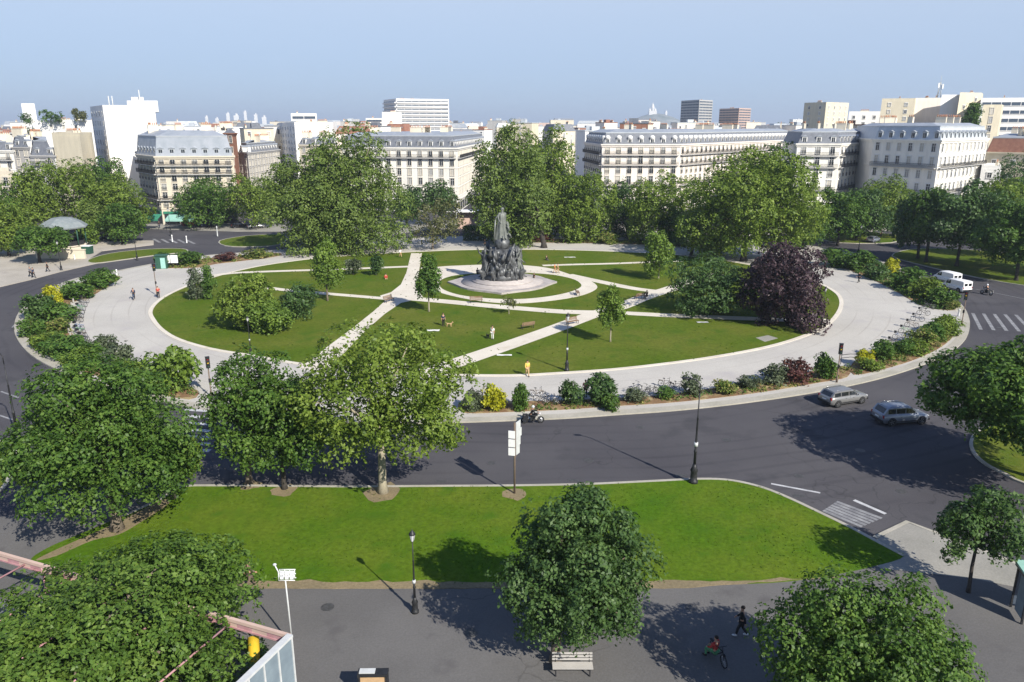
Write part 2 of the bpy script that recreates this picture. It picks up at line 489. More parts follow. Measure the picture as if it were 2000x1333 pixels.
cloth('cloth_white', .75, .74, .70); cloth('cloth_yellow', .75, .52, .12); cloth('cloth_pink', .70, .27, .22)
cloth('cloth_red', .45, .05, .04); cloth('cloth_brown', .16, .12, .09); cloth('cloth_blue', .08, .15, .32)
cloth('cloth_denim', .09, .12, .18); cloth('cloth_tan', .50, .33, .18); cloth('cloth_green', .10, .30, .14); cloth('cloth_orange', .60, .25, .08)
M['hair'] = pm('dark_hair', lin(.02, .014, .01), lin(.035, .025, .018), 10, .6)
M['sand_paving'] = ground_detail('sand_paving', lin(.38, .345, .29), lin(.46, .42, .36), .3, .2, 6, .9, .2, (.3, .58, .72, lin(.31, .28, .24)))
M['iron_cover'] = pm('cast_iron_cover', lin(.06, .058, .056), lin(.10, .098, .095), 6, .6, .3, bump=.4, bscale=30)
# ------------------------------------------------------------------ ground
g = MB()
S0 = 9000
g.add([(-S0, -60, 0), (S0, -60, 0), (S0, 14000, 0), (-S0, 14000, 0)], [(0, 1, 2, 3)])
tag(g.build('ground', M['far_ground']), kind='structure')
rd = [(-190, -20), (190, -20), (230, 60), (235, 150), (200, 240), (60, 330), (-60, 330), (-190, 250), (-230, 150), (-220, 60)]
sheet('road', rd, .004, M['asphalt'], 0.0)

# central island of the square: kerb, paving, planting beds, lawn disc and paths
ISL = smooth_line(pix([(918, 822), (1000, 819), (1100, 815), (1200, 808), (1300, 801), (1400, 791), (1500, 778), (1600, 762), (1700, 741),
                       (1780, 717), (1840, 692), (1872, 668), (1884, 645), (1884, 622), (1872, 598), (1840, 572), (1795, 545), (1740, 520), (1690, 503), (1640, 490),
                       (1560, 480), (1450, 473), (1300, 467), (1100, 463), (900, 463), (760, 470), (640, 479), (540, 490), (450, 497), (380, 503), (330, 512),
                       (285, 520), (230, 531), (170, 541), (120, 557), (75, 582), (45, 612), (37, 640), (44, 664), (70, 693), (120, 721), (200, 750), (290, 776), (360, 790), (480, 808), (620, 820), (770, 825)]), True, 4)
sheet('pavement', ISL, .12, M['paving'], 0)
kb = MB(); band(kb, ISL, 1.0, 0, .135, True)
tag(kb.build('kerb', M['kerb']), kind='structure')

DISC = smooth_line(pix([(294, 608), (300, 626), (318, 646), (350, 664), (412, 682), (490, 695), (590, 712), (700, 724), (800, 730), (880, 733), (1000, 734), (1100, 729), (1200, 722),
                        (1300, 711), (1400, 697), (1500, 678), (1570, 657), (1615, 635), (1638, 610), (1643, 588), (1630, 570), (1590, 550), (1520, 530), (1430, 512), (1330, 499), (1180, 491), (1040, 488),
                        (900, 489), (760, 495), (640, 503), (540, 515), (470, 528), (400, 547), (345, 568), (310, 588)], .12), True, 4)
sheet('lawn', DISC, .15, M['park_grass'], .05)
kb = MB(); band(kb, DISC, .55, .1, .175, True)
tag(kb.build('lawn_kerb', M['path']), kind='structure')

ZP = .156
def path(pts, w, k=4, z=ZP, m='path', name='path', sm=True):
    l = pix(pts, z)
    if sm: l = smooth_line(l, False, k)
    if isinstance(w, list):
        w = [w[0] + (w[1] - w[0]) * i / (len(l) - 1) for i in range(len(l))]
    L, Rr = strip_poly(l, w)
    n = len(L)
    mb = MB()
    mb.add([(x, y, z) for x, y in L] + [(x, y, z) for x, y in Rr], [(i, n + i, n + i + 1, i + 1) for i in range(n - 1)])
    return tag(mb.build(name, M[m]), kind='structure')
def area(pts, z, m, name, sm=True, k=4, z0=None):
    l = pix(pts, z)
    if sm: l = smooth_line(l, True, k)
    return sheet(name, l, z, M[m], z0)
# broad path from the far side down to the crossing, then on to the lower left
area([(803, 495), (824, 495), (820, 520), (816, 545), (814, 566), (826, 580), (800, 588), (783, 592), (752, 613), (715, 645), (672, 690), (630, 725), (585, 720), (632, 683), (690, 640), (730, 608), (752, 588), (742, 578), (764, 571), (783, 556), (794, 532)], ZP, 'path', 'path', False)
path([(520, 562), (560, 567), (640, 574), (700, 579), (770, 585)], 1.5, z=ZP + .004)
path([(405, 541), (450, 534), (540, 530), (640, 527), (720, 524), (797, 521)], 1.6, z=ZP + .004)
path([(798, 583), (880, 590), (950, 597), (1020, 603), (1100, 609), (1180, 611)], 2.3, z=ZP + .008)
path([(822, 524), (860, 523), (900, 522)], 1.5, z=ZP + .004)
path([(1060, 519), (1120, 517), (1200, 515), (1330, 510)], 1.5, z=ZP + .004)
path([(1110, 537), (1170, 550), (1240, 564), (1300, 571)], 2.0, z=ZP + .004)
path([(1400, 535), (1320, 561), (1260, 580), (1210, 600), (1160, 614), (1090, 640), (1000, 672), (900, 706), (830, 728)], [2.6, 2.7], z=ZP + .012)
path([(1205, 611), (1300, 616), (1400, 620), (1500, 624), (1622, 627)], 2.0, z=ZP + .016)
path([(640, 718), (720, 716), (800, 714), (860, 712)], 1.6, z=ZP + .016)
# ring path around the monument, lawn ring inside it
MC = at(981, 556)
def circ(c, r, n=72): return [(c[0] + r * math.cos(2 * math.pi * i / n), c[1] + r * math.sin(2 * math.pi * i / n)) for i in range(n)]
RING = smooth_line(pix([(848, 552), (852, 568), (890, 580), (950, 590), (1010, 593), (1075, 588), (1130, 579), (1160, 568), (1166, 559), (1150, 548), (1115, 537), (1080, 526), (1040, 520), (980, 517), (900, 519), (850, 523), (846, 535)], ZP), True)
sheet('ring_path', RING, ZP + .020, M['path'], .1)
INNER = smooth_line(pix([(858, 556), (868, 567), (900, 577), (950, 583), (1005, 585), (1060, 581), (1105, 573), (1130, 564), (1135, 556), (1120, 546), (1085, 538), (1040, 534), (980, 532), (900, 537), (866, 545)], ZP), True)
sheet('inner_lawn', INNER, ZP + .026, M['park_grass'], .1)
area([(1476, 660), (1500, 655), (1520, 661), (1494, 668)], .156, 'concrete', 'drain_cover', False)

# planting beds
BEDS = []
def bed(pts, z=.16):
    l = smooth_line(pix(pts, z), True, 3)
    o = sheet('planting_bed', l, z, M['soil'], .05)
    BEDS.append(ccw(l))
    return o
bed([(905, 806), (1000, 804), (1100, 800), (1200, 793), (1300, 787), (1400, 777), (1500, 764), (1600, 747), (1655, 736), (1655, 716), (1600, 722), (1500, 741), (1400, 757), (1300, 771), (1200, 778), (1100, 782), (1000, 784), (905, 784)])
bed([(1668, 732), (1740, 717), (1800, 697), (1845, 673), (1868, 648), (1866, 632), (1832, 628), (1800, 650), (1760, 673), (1720, 690), (1668, 706)])
bed([(1868, 600), (1838, 577), (1792, 550), (1738, 526), (1686, 508), (1625, 495), (1612, 508), (1660, 528), (1712, 550), (1755, 572), (1800, 597), (1850, 606)])
bed([(232, 545), (205, 562), (180, 578), (140, 592), (128, 618), (134, 645), (165, 668), (205, 690), (262, 716), (320, 748), (385, 762), (370, 780), (290, 764), (210, 741), (130, 713), (82, 687), (58, 660), (52, 637), (60, 612), (88, 585), (130, 562), (180, 546), (225, 538)])
bed([(312, 522), (345, 512), (400, 505), (470, 500), (540, 494), (545, 500), (480, 509), (420, 516), (395, 522), (345, 524)])
bed([(1000, 467), (1150, 468), (1300, 472), (1420, 477), (1420, 483), (1300, 479), (1150, 475), (1000, 473)])

# near lawn and pavement
FRONT = smooth_line(pix([(352, 952), (420, 949), (560, 950), (700, 951), (850, 950), (1000, 949), (1150, 946), (1280, 940), (1370, 936), (1430, 939), (1490, 953), (1545, 975), (1600, 1001), (1660, 1030), (1720, 1062), (1766, 1086),
                         (1700, 1108), (1600, 1128), (1500, 1139), (1350, 1142), (1150, 1144), (900, 1146), (700, 1144), (500, 1139), (380, 1136), (250, 1130), (120, 1120), (60, 1098), (95, 1070), (170, 1038), (250, 1004), (312, 976)], .13), True, 4)
pv = pix([(1772, 1019), (1840, 1045), (2000, 1106), (2200, 1185), (2600, 1340)], .12) + [(60, 20), (60, 4), (-60, 4), (-60, 30)] + pix([(-500, 1080), (-200, 1030), (0, 1010), (200, 985), (345, 957), (700, 1060), (1200, 1060), (1640, 1040), (1708, 1048)], .12)
sheet('foreground_pavement', pv, .12, M['tarmac'], 0)
sheet('front_lawn', FRONT, .15, M['grass'], .02)
KT = smooth_line(pix([(240, 1009), (312, 976), (352, 952), (420, 949), (560, 950), (700, 951), (850, 950), (1000, 949), (1150, 946), (1280, 940), (1370, 936), (1430, 939), (1490, 953), (1545, 975), (1600, 1001), (1660, 1030), (1720, 1062), (1766, 1086)], .13), False, 4)
kb = MB(); band(kb, KT, .28, 0, .165)
tag(kb.build('front_lawn_kerb', M['kerb']), kind='structure')
sheet('corner_pavement', pix([(1772, 1021), (1840, 1047), (2000, 1108), (2190, 1185), (2000, 1150), (1900, 1130), (1720, 1110), (1700, 1098), (1766, 1087), (1712, 1054)], .13), .13, M['concrete'], .02)
kb = MB(); band(kb, pix([(1708, 1050), (1772, 1019), (1840, 1045), (2000, 1106), (2200, 1185)], .13), .3, 0, .14)
tag(kb.build('corner_kerb', M['kerb']), kind='structure')
area([(70, 1094), (120, 1069), (200, 1034), (262, 1004), (320, 976), (330, 984), (275, 1020), (232, 1044), (180, 1056), (110, 1086)], .156, 'bare_earth', 'bare_earth', True)
wr = random.Random(3); we = []
for k in range(61):
    we.append((260 + 1380 * k / 60, 1134 - (9 * max(0, (k - 48) / 12) ** 1.5) + wr.uniform(-3.5, 3) + (2 if 15 < k < 45 else 0)))
for k in range(60, -1, -1):
    we.append((260 + 1380 * k / 60, 1149 - (22 * max(0, (k - 46) / 14)) - (12 * max(0, (12 - k) / 12)) + wr.uniform(-1, 1)))
sheet('worn_edge', pix(we, .156), .156, M['bare_earth'], .02)
for c, r in (((748, 962), 1.5), ((555, 958), 1.0), ((1005, 966), .9), ((488, 948), .8)):
    x, y = at(*c, .15)
    rr = random.Random(int(c[0]))
    sheet('bare_patch', [(x + r * rr.uniform(.7, 1.15) * math.cos(a / 14 * 6.283), y + r * rr.uniform(.7, 1.15) * math.sin(a / 14 * 6.283)) for a in range(14)], .157, M['bare_earth'], .1)

# other lawns and pavements around the square
def lawn_island(name, pts, kw=.25, m='park_grass'):
    l = smooth_line(pix(pts, .13), True, 3)
    sheet(name, l, .13, M[m], 0)
    k = MB(); band(k, l, kw, 0, .145, True); tag(k.build(name + '_kerb', M['kerb']), kind='structure')
lawn_island('left_lawn', [(172, 508), (215, 495), (290, 487), (355, 486), (362, 492), (300, 499), (235, 508), (185, 514)])
lawn_island('far_left_lawn', [(430, 470), (480, 461), (540, 458), (560, 464), (545, 478), (490, 482), (440, 480)])
lawn_island('right_lawn', [(1742, 500), (1780, 487), (1850, 486), (1940, 492), (2040, 505), (2120, 530), (2080, 562), (1990, 556), (1900, 540), (1810, 520)])
lawn_island('corner_lawn', [(1897, 862), (1903, 884), (1925, 905), (1962, 924), (2010, 946), (2200, 1000), (2300, 900), (2100, 820), (1960, 826), (1912, 842)])
lawn_island('left_edge_lawn', [(-200, 868), (-40, 860), (18, 866), (30, 890), (18, 930), (-20, 965), (-200, 990)])
lawn_island('far_right_lawn', [(1600, 462), (1680, 452), (1760, 462), (1740, 474), (1640, 474)])
sheet('left_pavement', pix([(-300, 600), (0, 560), (60, 546), (120, 530), (190, 514), (222, 508), (175, 505), (200, 490), (300, 478), (300, 470), (100, 470), (-300, 480)], .12), .12, M['sand_paving'], 0)
sheet('far_pavement', pix([(270, 446), (460, 452), (560, 452), (560, 440), (460, 436), (270, 438)], .12), .12, M['concrete'], 0)
sheet('far_plaza', pix([(740, 462), (820, 450), (900, 446), (960, 446), (960, 430), (800, 430), (640, 440)], .12), .12, M['concrete'], 0)
sheet('right_pavement', pix([(1600, 460), (1720, 450), (1900, 470), (2050, 490), (2050, 455), (1800, 435), (1600, 440)], .12), .12, M['sand_paving'], 0)
sheet('far_right_pavement', pix([(1040, 458), (1300, 462), (1560, 466), (1600, 446), (1300, 438), (1060, 436)], .12), .12, M['sand_paving'], 0)

# road markings
def mark(pts, m='paint', z=.010):
    mb = MB(); l = pix(pts, z)
    mb.add([(x, y, z) for x, y in l], [tuple(range(len(l)))])
    o = mb.build('road_marking', M[m])
    return tag(o, kind='structure')
def stripe(a, b, w, m='paint', z=.010):
    a = Vector(at(*a, z)); b = Vector(at(*b, z)); d = (b - a).normalized(); q = Vector((-d.y, d.x)) * w / 2
    mb = MB(); mb.add([(*(a + q), z), (*(a - q), z), (*(b - q), z), (*(b + q), z)], [(0, 1, 2, 3)])
    tag(mb.build('road_marking', M[m]), kind='structure')
stripe((1506, 945), (1602, 963), .22)
stripe((1668, 977), (1730, 1004), .3)
for i in range(6):
    t = i / 5
    a = (1634 - 26 * t, 980 + 17 * t); b = (1722 - 38 * t, 1013 + 16 * t)
    stripe(a, b, .30, 'paint_worn')
for i in range(6):
    stripe((1900 + i * 21, 612 + i * .8), (1916 + i * 25, 644 + i * 1.2), .42, 'paint_worn')
for i in range(7):
    stripe((362 - i * 1, 800 + i * 13), (410, 803 + i * 13), .55, 'paint')
for a, b in (((2, 765), (36, 777)), ((-14, 807), (24, 820)), ((68, 741), (97, 753)), ((24, 640), (40, 622)), ((-40, 845), (0, 856)), ((1640, 510), (1700, 522))):
    stripe(a, b, .2, 'paint_worn')
for i in range(5):
    stripe((300 + i * 16, 467 + i * .5), (312 + i * 17, 474 + i * .6), .6, 'paint_worn')
stripe((1905, 565), (2005, 585), .15, 'paint_worn')
# cast iron covers and gullies in the road
for k, (px, py, r) in enumerate(((1150, 900, .38), (1420, 860, .38), (1560, 930, .34), (1680, 880, .38), (1250, 835, .32), (960, 905, .34), (1760, 960, .36), (90, 690, .36), (1950, 640, .36), (640, 1190, .36), (920, 1240, .36), (1350, 1190, .34))):
    x, y = at(px, py)
    zc_ = .012 if py < 1150 and not (px == 1350) else .128
    sheet('manhole_cover', [(x + r * math.cos(a / 16 * 6.2832), y + r * math.sin(a / 16 * 6.2832)) for a in range(16)], zc_, M['iron_cover'], .002)
for px, py in ((1120, 945), (1330, 935), (860, 947), (1560, 975)):
    x, y = at(px, py - 6)
    sheet('road_gully', [(x - .4, y - .18), (x + .4, y - .18), (x + .4, y + .18), (x - .4, y + .18)], .012, M['iron_cover'], .002)
# ------------------------------------------------------------------ trees and shrubs
def crown_mesh(name, mats, rx, ry, rz, cen, leaf, n, seed, lobes=18, lobe_r=.42, gap=.0, flat=.75, droop=0.0, cone=0.0, inner=.14, up=.35, stray=.05, spray=12, spread=1.0):
    "leaves on the skins of many boughs spread through the crown"
    rng = np.random.default_rng(seed)
    # bough centres: spread over the crown's volume by best-candidate sampling
    pts = []
    while len(pts) < lobes:
        best = None; bd = -1
        for _ in range(12):
            d = unit(rng.normal(size=(1, 3)))[0] * rng.uniform(.25, .84)
            if d[2] < -flat * .8: continue
            m = min([np.linalg.norm(d - q) for q in pts], default=9)
            if m > bd: bd = m; best = d
        if best is not None: pts.append(best)
    L = np.array(pts)
    lr = rng.uniform(.72, 1.18, lobes) * lobe_r
    if cone:
        k = 1 - cone * np.clip((L[:, 2] + .2), 0, 1)
        L[:, 0] *= k; L[:, 1] *= k; lr *= 1 - .35 * cone * np.clip(L[:, 2] + .3, 0, 1)
    w = lr ** 2; w /= w.sum()
    # twigs: small sprays of leaves over the skin of each bough, with gaps between them
    nc = max(lobes * 3, n // spray)
    idx = rng.choice(lobes, nc, p=w)
    d = unit(rng.normal(size=(nc, 3)))
    rad = np.where(rng.random(nc) < inner, rng.uniform(.25, .8, nc), rng.uniform(.80, 1.08, nc))
    rad *= 1 + .16 * np.sin(d[:, 0] * 9 + idx) * np.sin(d[:, 1] * 8 + 2 * idx)
    stm = rng.random(nc) < stray; rad[stm] *= rng.uniform(1.05, 1.35, stm.sum())
    p = L[idx] + d * (rad * lr[idx])[:, None]
    keep = (p[:, 2] > -flat - .2 * rng.random(nc))
    for j in range(lobes):
        q = np.linalg.norm(p - L[j], axis=1)
        keep &= ~((q < lr[j] * .62) & (idx != j) & (rng.random(nc) < .8))
    if gap:
        f = np.sin(p[:, 0] * 5.3 + seed) * np.sin(p[:, 1] * 4.7 + 1.3 * seed) * np.sin(p[:, 2] * 6.1 + .7 * seed)
        keep &= ~((f > .22) & (rng.random(nc) < gap * 1.2))
    p = p[keep]; d = d[keep]
    kk = np.repeat(np.arange(len(p)), spray)
    n = len(kk)
    s3 = np.array([rx, ry, rz])
    cax = unit(d / s3 * s3.mean() * .7 + np.array([0, 0, up * 1.6]))[kk]
    off = rng.normal(size=(n, 3)); off -= cax * np.sum(off * cax, 1, keepdims=True) * .72
    p = p[kk] + off * (leaf * spread) / s3 * rng.uniform(.5, 1.0, (n, 1)); d = d[kk]
    p -= cax * (np.linalg.norm(off, axis=1) ** 2 * .10 * leaf)[:, None] / s3
    s = np.array([rx, ry, rz])
    nr = unit(d * .75 / s * s.mean() + np.array([0, 0, up]) + rng.normal(size=(n, 3)) * .40)
    lo, hi = np.percentile(p, 1.2, 0), np.percentile(p, 98.8, 0)
    lo = np.minimum(lo, -.2); hi = np.maximum(hi, .2)
    fit_ = lambda q: (q - (lo + hi) / 2) / ((hi - lo) / 2)
    p = fit_(p); L = fit_(L)
    pos = p * s
    if droop: pos[:, 2] -= droop * rz * (pos[:, 0] ** 2 / rx ** 2 + pos[:, 1] ** 2 / ry ** 2)
    pos = pos + np.array(cen)
    v, q = leaves_np(pos, nr, leaf * rng.uniform(.65, 1.3, n), rng, aspect=.62)
    return np_mesh(name, v, q, mats), L * s + np.array(cen)

def trunk_mesh(name, mat_, r, top, limbs, seed, lean=0.0, base_flare=1.7):
    rg = random.Random(seed)
    mb = MB()
    hz = top
    mid = [(0, 0, -.1), (0, 0, .12 * hz), (lean * .3 + rg.uniform(-.05, .05), rg.uniform(-.05, .05), .45 * hz), (lean, rg.uniform(-.1, .1), hz)]
    mb.tube(mid, [r * base_flare, r * 1.12, r, r * .72], 10)
    for q in limbs:
        st = Vector((lean * .6, 0, hz * rg.uniform(.72, .98)))
        e = Vector(q)
        m1 = st.lerp(e, .45) + Vector((0, 0, .12 * (e - st).length))
        mb.tube([st, m1, e], [r * .52, r * .34, r * .10], 6)
    return mb.mesh(name, mat_)

_tn = [0]
def tree(base, box, label, mat_='leaf_a', leaf=.3, n=9000, bark='bark', tr=.22, group=None, name='tree', ryk=1.0, yo=0.0, cat='tree', nl=9, **kw):
    "base: photo pixel of the trunk's foot; box: photo pixels of the crown (x0, y0, x1, y1)"
    _tn[0] += 1
    seed = kw.pop('seed', _tn[0] * 7 + 3)
    bx_, by_ = at(*base, .14)
    Yc = by_ + yo
    zt, zb = zat(box[1], Yc), zat(box[3], Yc)
    zc = (zt + zb) / 2
    x0, x1 = xat(box[0], Yc, zc), xat(box[2], Yc, zc)
    rx = (x1 - x0) / 2 * .95
    th_ = math.atan2(H - zc, Yc); hv = (zt - zb) / 2 * math.cos(th_)        # the crown is seen from above: its depth adds to its apparent height
    rz = math.sqrt(max(hv * hv - (rx * ryk * math.sin(th_)) ** 2, (.55 * hv) ** 2)) / math.cos(th_) * .97
    cen = ((x0 + x1) / 2 - bx_, yo, zc - .12)
    o = thing(name, label, cat, (bx_, by_, .12), group=group)
    me, L = crown_mesh('crown', M[mat_], rx, rx * ryk, rz, cen, leaf, n, seed, **kw)
    rg = random.Random(seed)
    L = [tuple(q) for q in L]
    rg.shuffle(L)
    th = max(.6, cen[2] - rz * .45)
    trunk = trunk_mesh('trunk', M[bark], tr, th, L[:nl], seed, lean=cen[0] * .25)
    link('trunk', trunk, o)
    link('crown', me, o)
    return o
def grow(b, k):
    cx = (b[0] + b[2]) / 2; hw = (b[2] - b[0]) / 2 * k
    return (cx - hw, b[1] - (b[3] - b[1]) * (k - 1) * .2, cx + hw, b[3] + (b[3] - b[1]) * (k - 1) * .5)
# foreground chestnuts
NEAR = 'street trees around the near lawn'
tree((229, 1034), (6, 700, 370, 978), 'broad dark green chestnut left of the near lawn, its crown reaching the left edge', 'leaf_a', .235, 56000, tr=.30, group=NEAR, lobes=36, lobe_r=.30, ryk=.95, gap=.3, flat=.62, cone=.3)
tree((340, 972), (268, 838, 386, 935), 'low bright chestnut with a thin dark trunk just behind the broad one at left', 'leaf_b', .30, 7000, 'bark_dark', .16, group=NEAR, lobes=12, gap=.2)
tree((487, 942), (404, 692, 602, 888), 'chestnut with a leaning pale trunk, left of the three by the road edge', 'leaf_a', .25, 19000, tr=.2, group=NEAR, lobes=24, lobe_r=.29, gap=.6, flat=.6)
tree((556, 955), (480, 740, 650, 905), 'slim chestnut half hidden between its two neighbours by the road edge', 'leaf_a', .26, 11000, 'bark_dark', .16, group=NEAR, lobes=14, gap=.35)
tree((748, 962), (582, 636, 910, 885), 'tall airy chestnut with a straight tan trunk on the near lawn edge', 'leaf_b', .26, 31000, tr=.26, bark='bark_pale', group=NEAR, lobes=38, lobe_r=.27, gap=.75, flat=.6, ryk=.8)
tree((190, 1330), (-120, 1052, 488, 1400), 'big chestnut in the bottom left corner beside the striped pavilion', 'leaf_d', .21, 76000, tr=.3, group=NEAR, lobes=40, lobe_r=.33, gap=.2, ryk=.85)
tree((1085, 1290), (990, 957, 1260, 1250), 'blue green tree at the bottom centre, its crown overlapping the near lawn', 'leaf_c', .19, 42000, tr=.22, group=NEAR, lobes=32, lobe_r=.31, gap=.45, ryk=.9, cone=.35, seed=208)
tree((1690, 1420), (1508, 1118, 1858, 1450), 'dense round tree at the bottom right in front of the shaded pavement', 'leaf_a', .18, 56000, tr=.24, group=NEAR, lobes=34, lobe_r=.33, gap=.2, ryk=.9)
tree((1891, 1156), (1832, 942, 1990, 1090), 'young dark tree with a thin trunk on the shaded corner pavement', 'leaf_c', .22, 7500, 'bark_dark', .09, group=NEAR, lobes=14, lobe_r=.36, gap=.4, name='young_tree')
tree((2075, 950), (1862, 660, 2230, 872), 'wide chestnut at the right edge shading the road beside the cars', 'leaf_a', .30, 60000, tr=.28, group=NEAR, lobes=36, lobe_r=.36, gap=0)

# trees and large shrubs in the round garden
GD = 'garden trees around the monument'
tree((1540, 636), (1458, 478, 1612, 634), 'weeping copper beech with near black purple leaves', 'leaf_purple', .36, 22000, 'bark_dark', .3, group=GD, lobes=26, lobe_r=.38, flat=.95, droop=.12, up=0, name='copper_beech')
tree((1395, 612), (1308, 503, 1468, 614), 'dark green rounded evergreen shrub left of the copper beech', 'leaf_c', .34, 16000, 'bark_dark', .2, group=GD, lobes=24, flat=.95, name='large_shrub', cat='shrub')
tree((1192, 668), (1168, 560, 1218, 634), 'small young tree with a thin pale trunk on the right lawn', 'leaf_young', .32, 3600, 'bark_pale', .08, group=GD, lobes=12, cone=.6, name='young_tree')
tree((838, 609), (812, 500, 860, 578), 'slender conical young tree left of the monument beside the path crossing', 'leaf_a', .34, 4200, 'bark_pale', .1, group=GD, lobes=14, cone=.6, name='young_tree')
tree((640, 588), (608, 470, 668, 558), 'feathery light green conical tree on the left lawn', 'leaf_young', .36, 5200, 'bark', .12, group=GD, lobes=16, cone=.85, name='conifer')
tree((1286, 546), (1260, 455, 1318, 532), 'light green young tree on the far right lawn before the planes', 'leaf_young', .40, 4200, 'bark_pale', .1, group=GD, lobes=13, cone=.3, name='young_tree')
tree((994, 614), (978, 578, 1010, 603), 'tiny brownish sapling on the lawn in front of the monument', 'leaf_sparse', .3, 350, 'bark_pale', .05, group=GD, lobes=6, gap=.5, name='sapling')
tree((476, 640), (424, 540, 530, 634), 'round olive green shrub tree on the left lawn', 'leaf_b', .34, 11000, 'bark', .14, group=GD, lobes=18, flat=.95, name='large_shrub', cat='shrub')
tree((525, 650), (486, 590, 570, 648), 'bright green low shrub at the foot of the olive one', 'leaf_young', .32, 7000, 'bark', .1, group=GD, lobes=14, flat=.95, name='large_shrub', cat='shrub')
tree((580, 622), (548, 555, 614, 616), 'ragged dark shrub tree with gaps right of the olive one', 'leaf_c', .34, 3600, 'bark_dark', .1, group=GD, lobes=12, gap=.5, flat=.9, name='large_shrub', cat='shrub')
tree((384, 586), (366, 526, 398, 583), 'narrow grey green shrub near the left end of the lawn', 'leaf_grey', .32, 1800, 'bark_dark', .07, group=GD, lobes=9, gap=.4, cone=.5, flat=.95, name='tall_shrub', cat='shrub')
tree((407, 584), (394, 518, 422, 581), 'narrow pointed shrub right beside the grey green one', 'leaf_a', .32, 1800, 'bark_dark', .07, group=GD, lobes=9, gap=.3, cone=.5, flat=.95, name='tall_shrub', cat='shrub')
tree((690, 537), (674, 506, 706, 530), 'small round tree in the shade on the upper left lawn', 'leaf_grey', .36, 1200, 'bark_dark', .08, group=GD, lobes=8, gap=.3, name='sapling')
tree((735, 538), (722, 500, 748, 532), 'small dark tree left of the broad path', 'leaf_c', .36, 1300, 'bark_dark', .08, group=GD, lobes=8, gap=.3, name='sapling')

# big plane trees on the far side of the garden
PL = 'old plane trees on the far side of the garden'
tree((610, 492), (520, 296, 700, 500), 'left half of the huge plane tree pair before the white block', 'leaf_plane', .5, 30000, tr=.5, group=PL, lobes=40, lobe_r=.27, flat=.95, name='plane_tree')
tree((690, 490), (580, 258, 792, 498), 'right and taller of the huge plane tree pair before the white block', 'leaf_plane', .5, 38000, tr=.5, group=PL, lobes=46, lobe_r=.26, flat=.95, name='plane_tree', cone=.3)
tree((1062, 484), (922, 250, 1072, 476), 'tall plane tree with a pointed top right behind the monument', 'leaf_plane', .52, 28000, 'bark_dark', .5, group=PL, lobes=44, lobe_r=.26, cone=.35, flat=.95, name='plane_tree', yo=3)
tree((1070, 468), (1004, 256, 1124, 462), 'dark green plane tree behind the pointed one', 'leaf_b', .55, 20000, 'bark_dark', .5, group=PL, lobes=36, lobe_r=.28, flat=.9, name='plane_tree', yo=4)
tree((1150, 470), (1085, 340, 1206, 474), 'medium plane tree right of the tall dark pair', 'leaf_b', .5, 14000, 'bark_dark', .3, group=PL, lobes=26, lobe_r=.3, name='plane_tree')
tree((1224, 466), (1172, 358, 1268, 462), 'small dark round plane tree between two lighter ones', 'leaf_c', .5, 10000, 'bark_dark', .3, group=PL, lobes=18, lobe_r=.32, name='plane_tree', yo=4)
tree((1290, 474), (1222, 344, 1362, 472), 'yellow green domed plane tree left of the widest one', 'leaf_b', .5, 16000, 'bark_dark', .35, group=PL, lobes=28, lobe_r=.3, name='plane_tree')
tree((1452, 510), (1342, 300, 1606, 492), 'widest plane tree with a domed bright crown above the copper beech', 'leaf_b', .5, 46000, 'bark_dark', .5, group=PL, lobes=56, lobe_r=.24, name='plane_tree', ryk=.8)
tree((1350, 500), (1326, 400, 1440, 488), 'dark lower plane tree in front of the widest one', 'leaf_plane', .5, 7500, 'bark_dark', .3, group=PL, lobes=20, lobe_r=.3, name='plane_tree')
tree((1508, 418), (1464, 283, 1555, 400), 'rounded tree on the avenue behind the widest plane', 'leaf_a', .75, 7000, 'bark_dark', .4, group=PL, lobes=24, name='plane_tree')
tree((845, 486), (800, 388, 905, 470), 'thin olive tree with see-through crown before the white corner block', 'leaf_sparse', .45, 4200, 'bark', .2, group=PL, lobes=20, lobe_r=.28, gap=.55, name='plane_tree')
tree((795, 446), (766, 366, 826, 428), 'round dark street tree at the foot of the white block', 'leaf_c', .6, 4200, 'bark_dark', .25, group=PL, lobes=18, name='street_tree')
tree((862, 440), (824, 354, 892, 418), 'second round dark street tree at the foot of the white block', 'leaf_c', .6, 4800, 'bark_dark', .25, group=PL, lobes=20, name='street_tree')

tree((1018, 478), (985, 395, 1048, 468), 'low light green plane right behind the monument', 'leaf_plane', .5, 6000, 'bark_dark', .25, group=PL, lobes=18, lobe_r=.31, name='plane_tree')
tree((1322, 480), (1296, 408, 1352, 474), 'small low tree under the gap left of the widest plane', 'leaf_a', .45, 4000, 'bark_dark', .2, group=PL, lobes=14, lobe_r=.33, name='street_tree')
tree((1120, 452), (1078, 380, 1130, 446), 'dark tree filling the gap behind the medium plane', 'leaf_c', .55, 6000, 'bark_dark', .2, group=PL, lobes=16, lobe_r=.33, name='street_tree')
tree((1568, 486), (1530, 400, 1612, 478), 'tree standing behind the right end of the widest plane', 'leaf_a', .5, 6000, 'bark_dark', .25, group=PL, lobes=16, lobe_r=.33, name='street_tree')
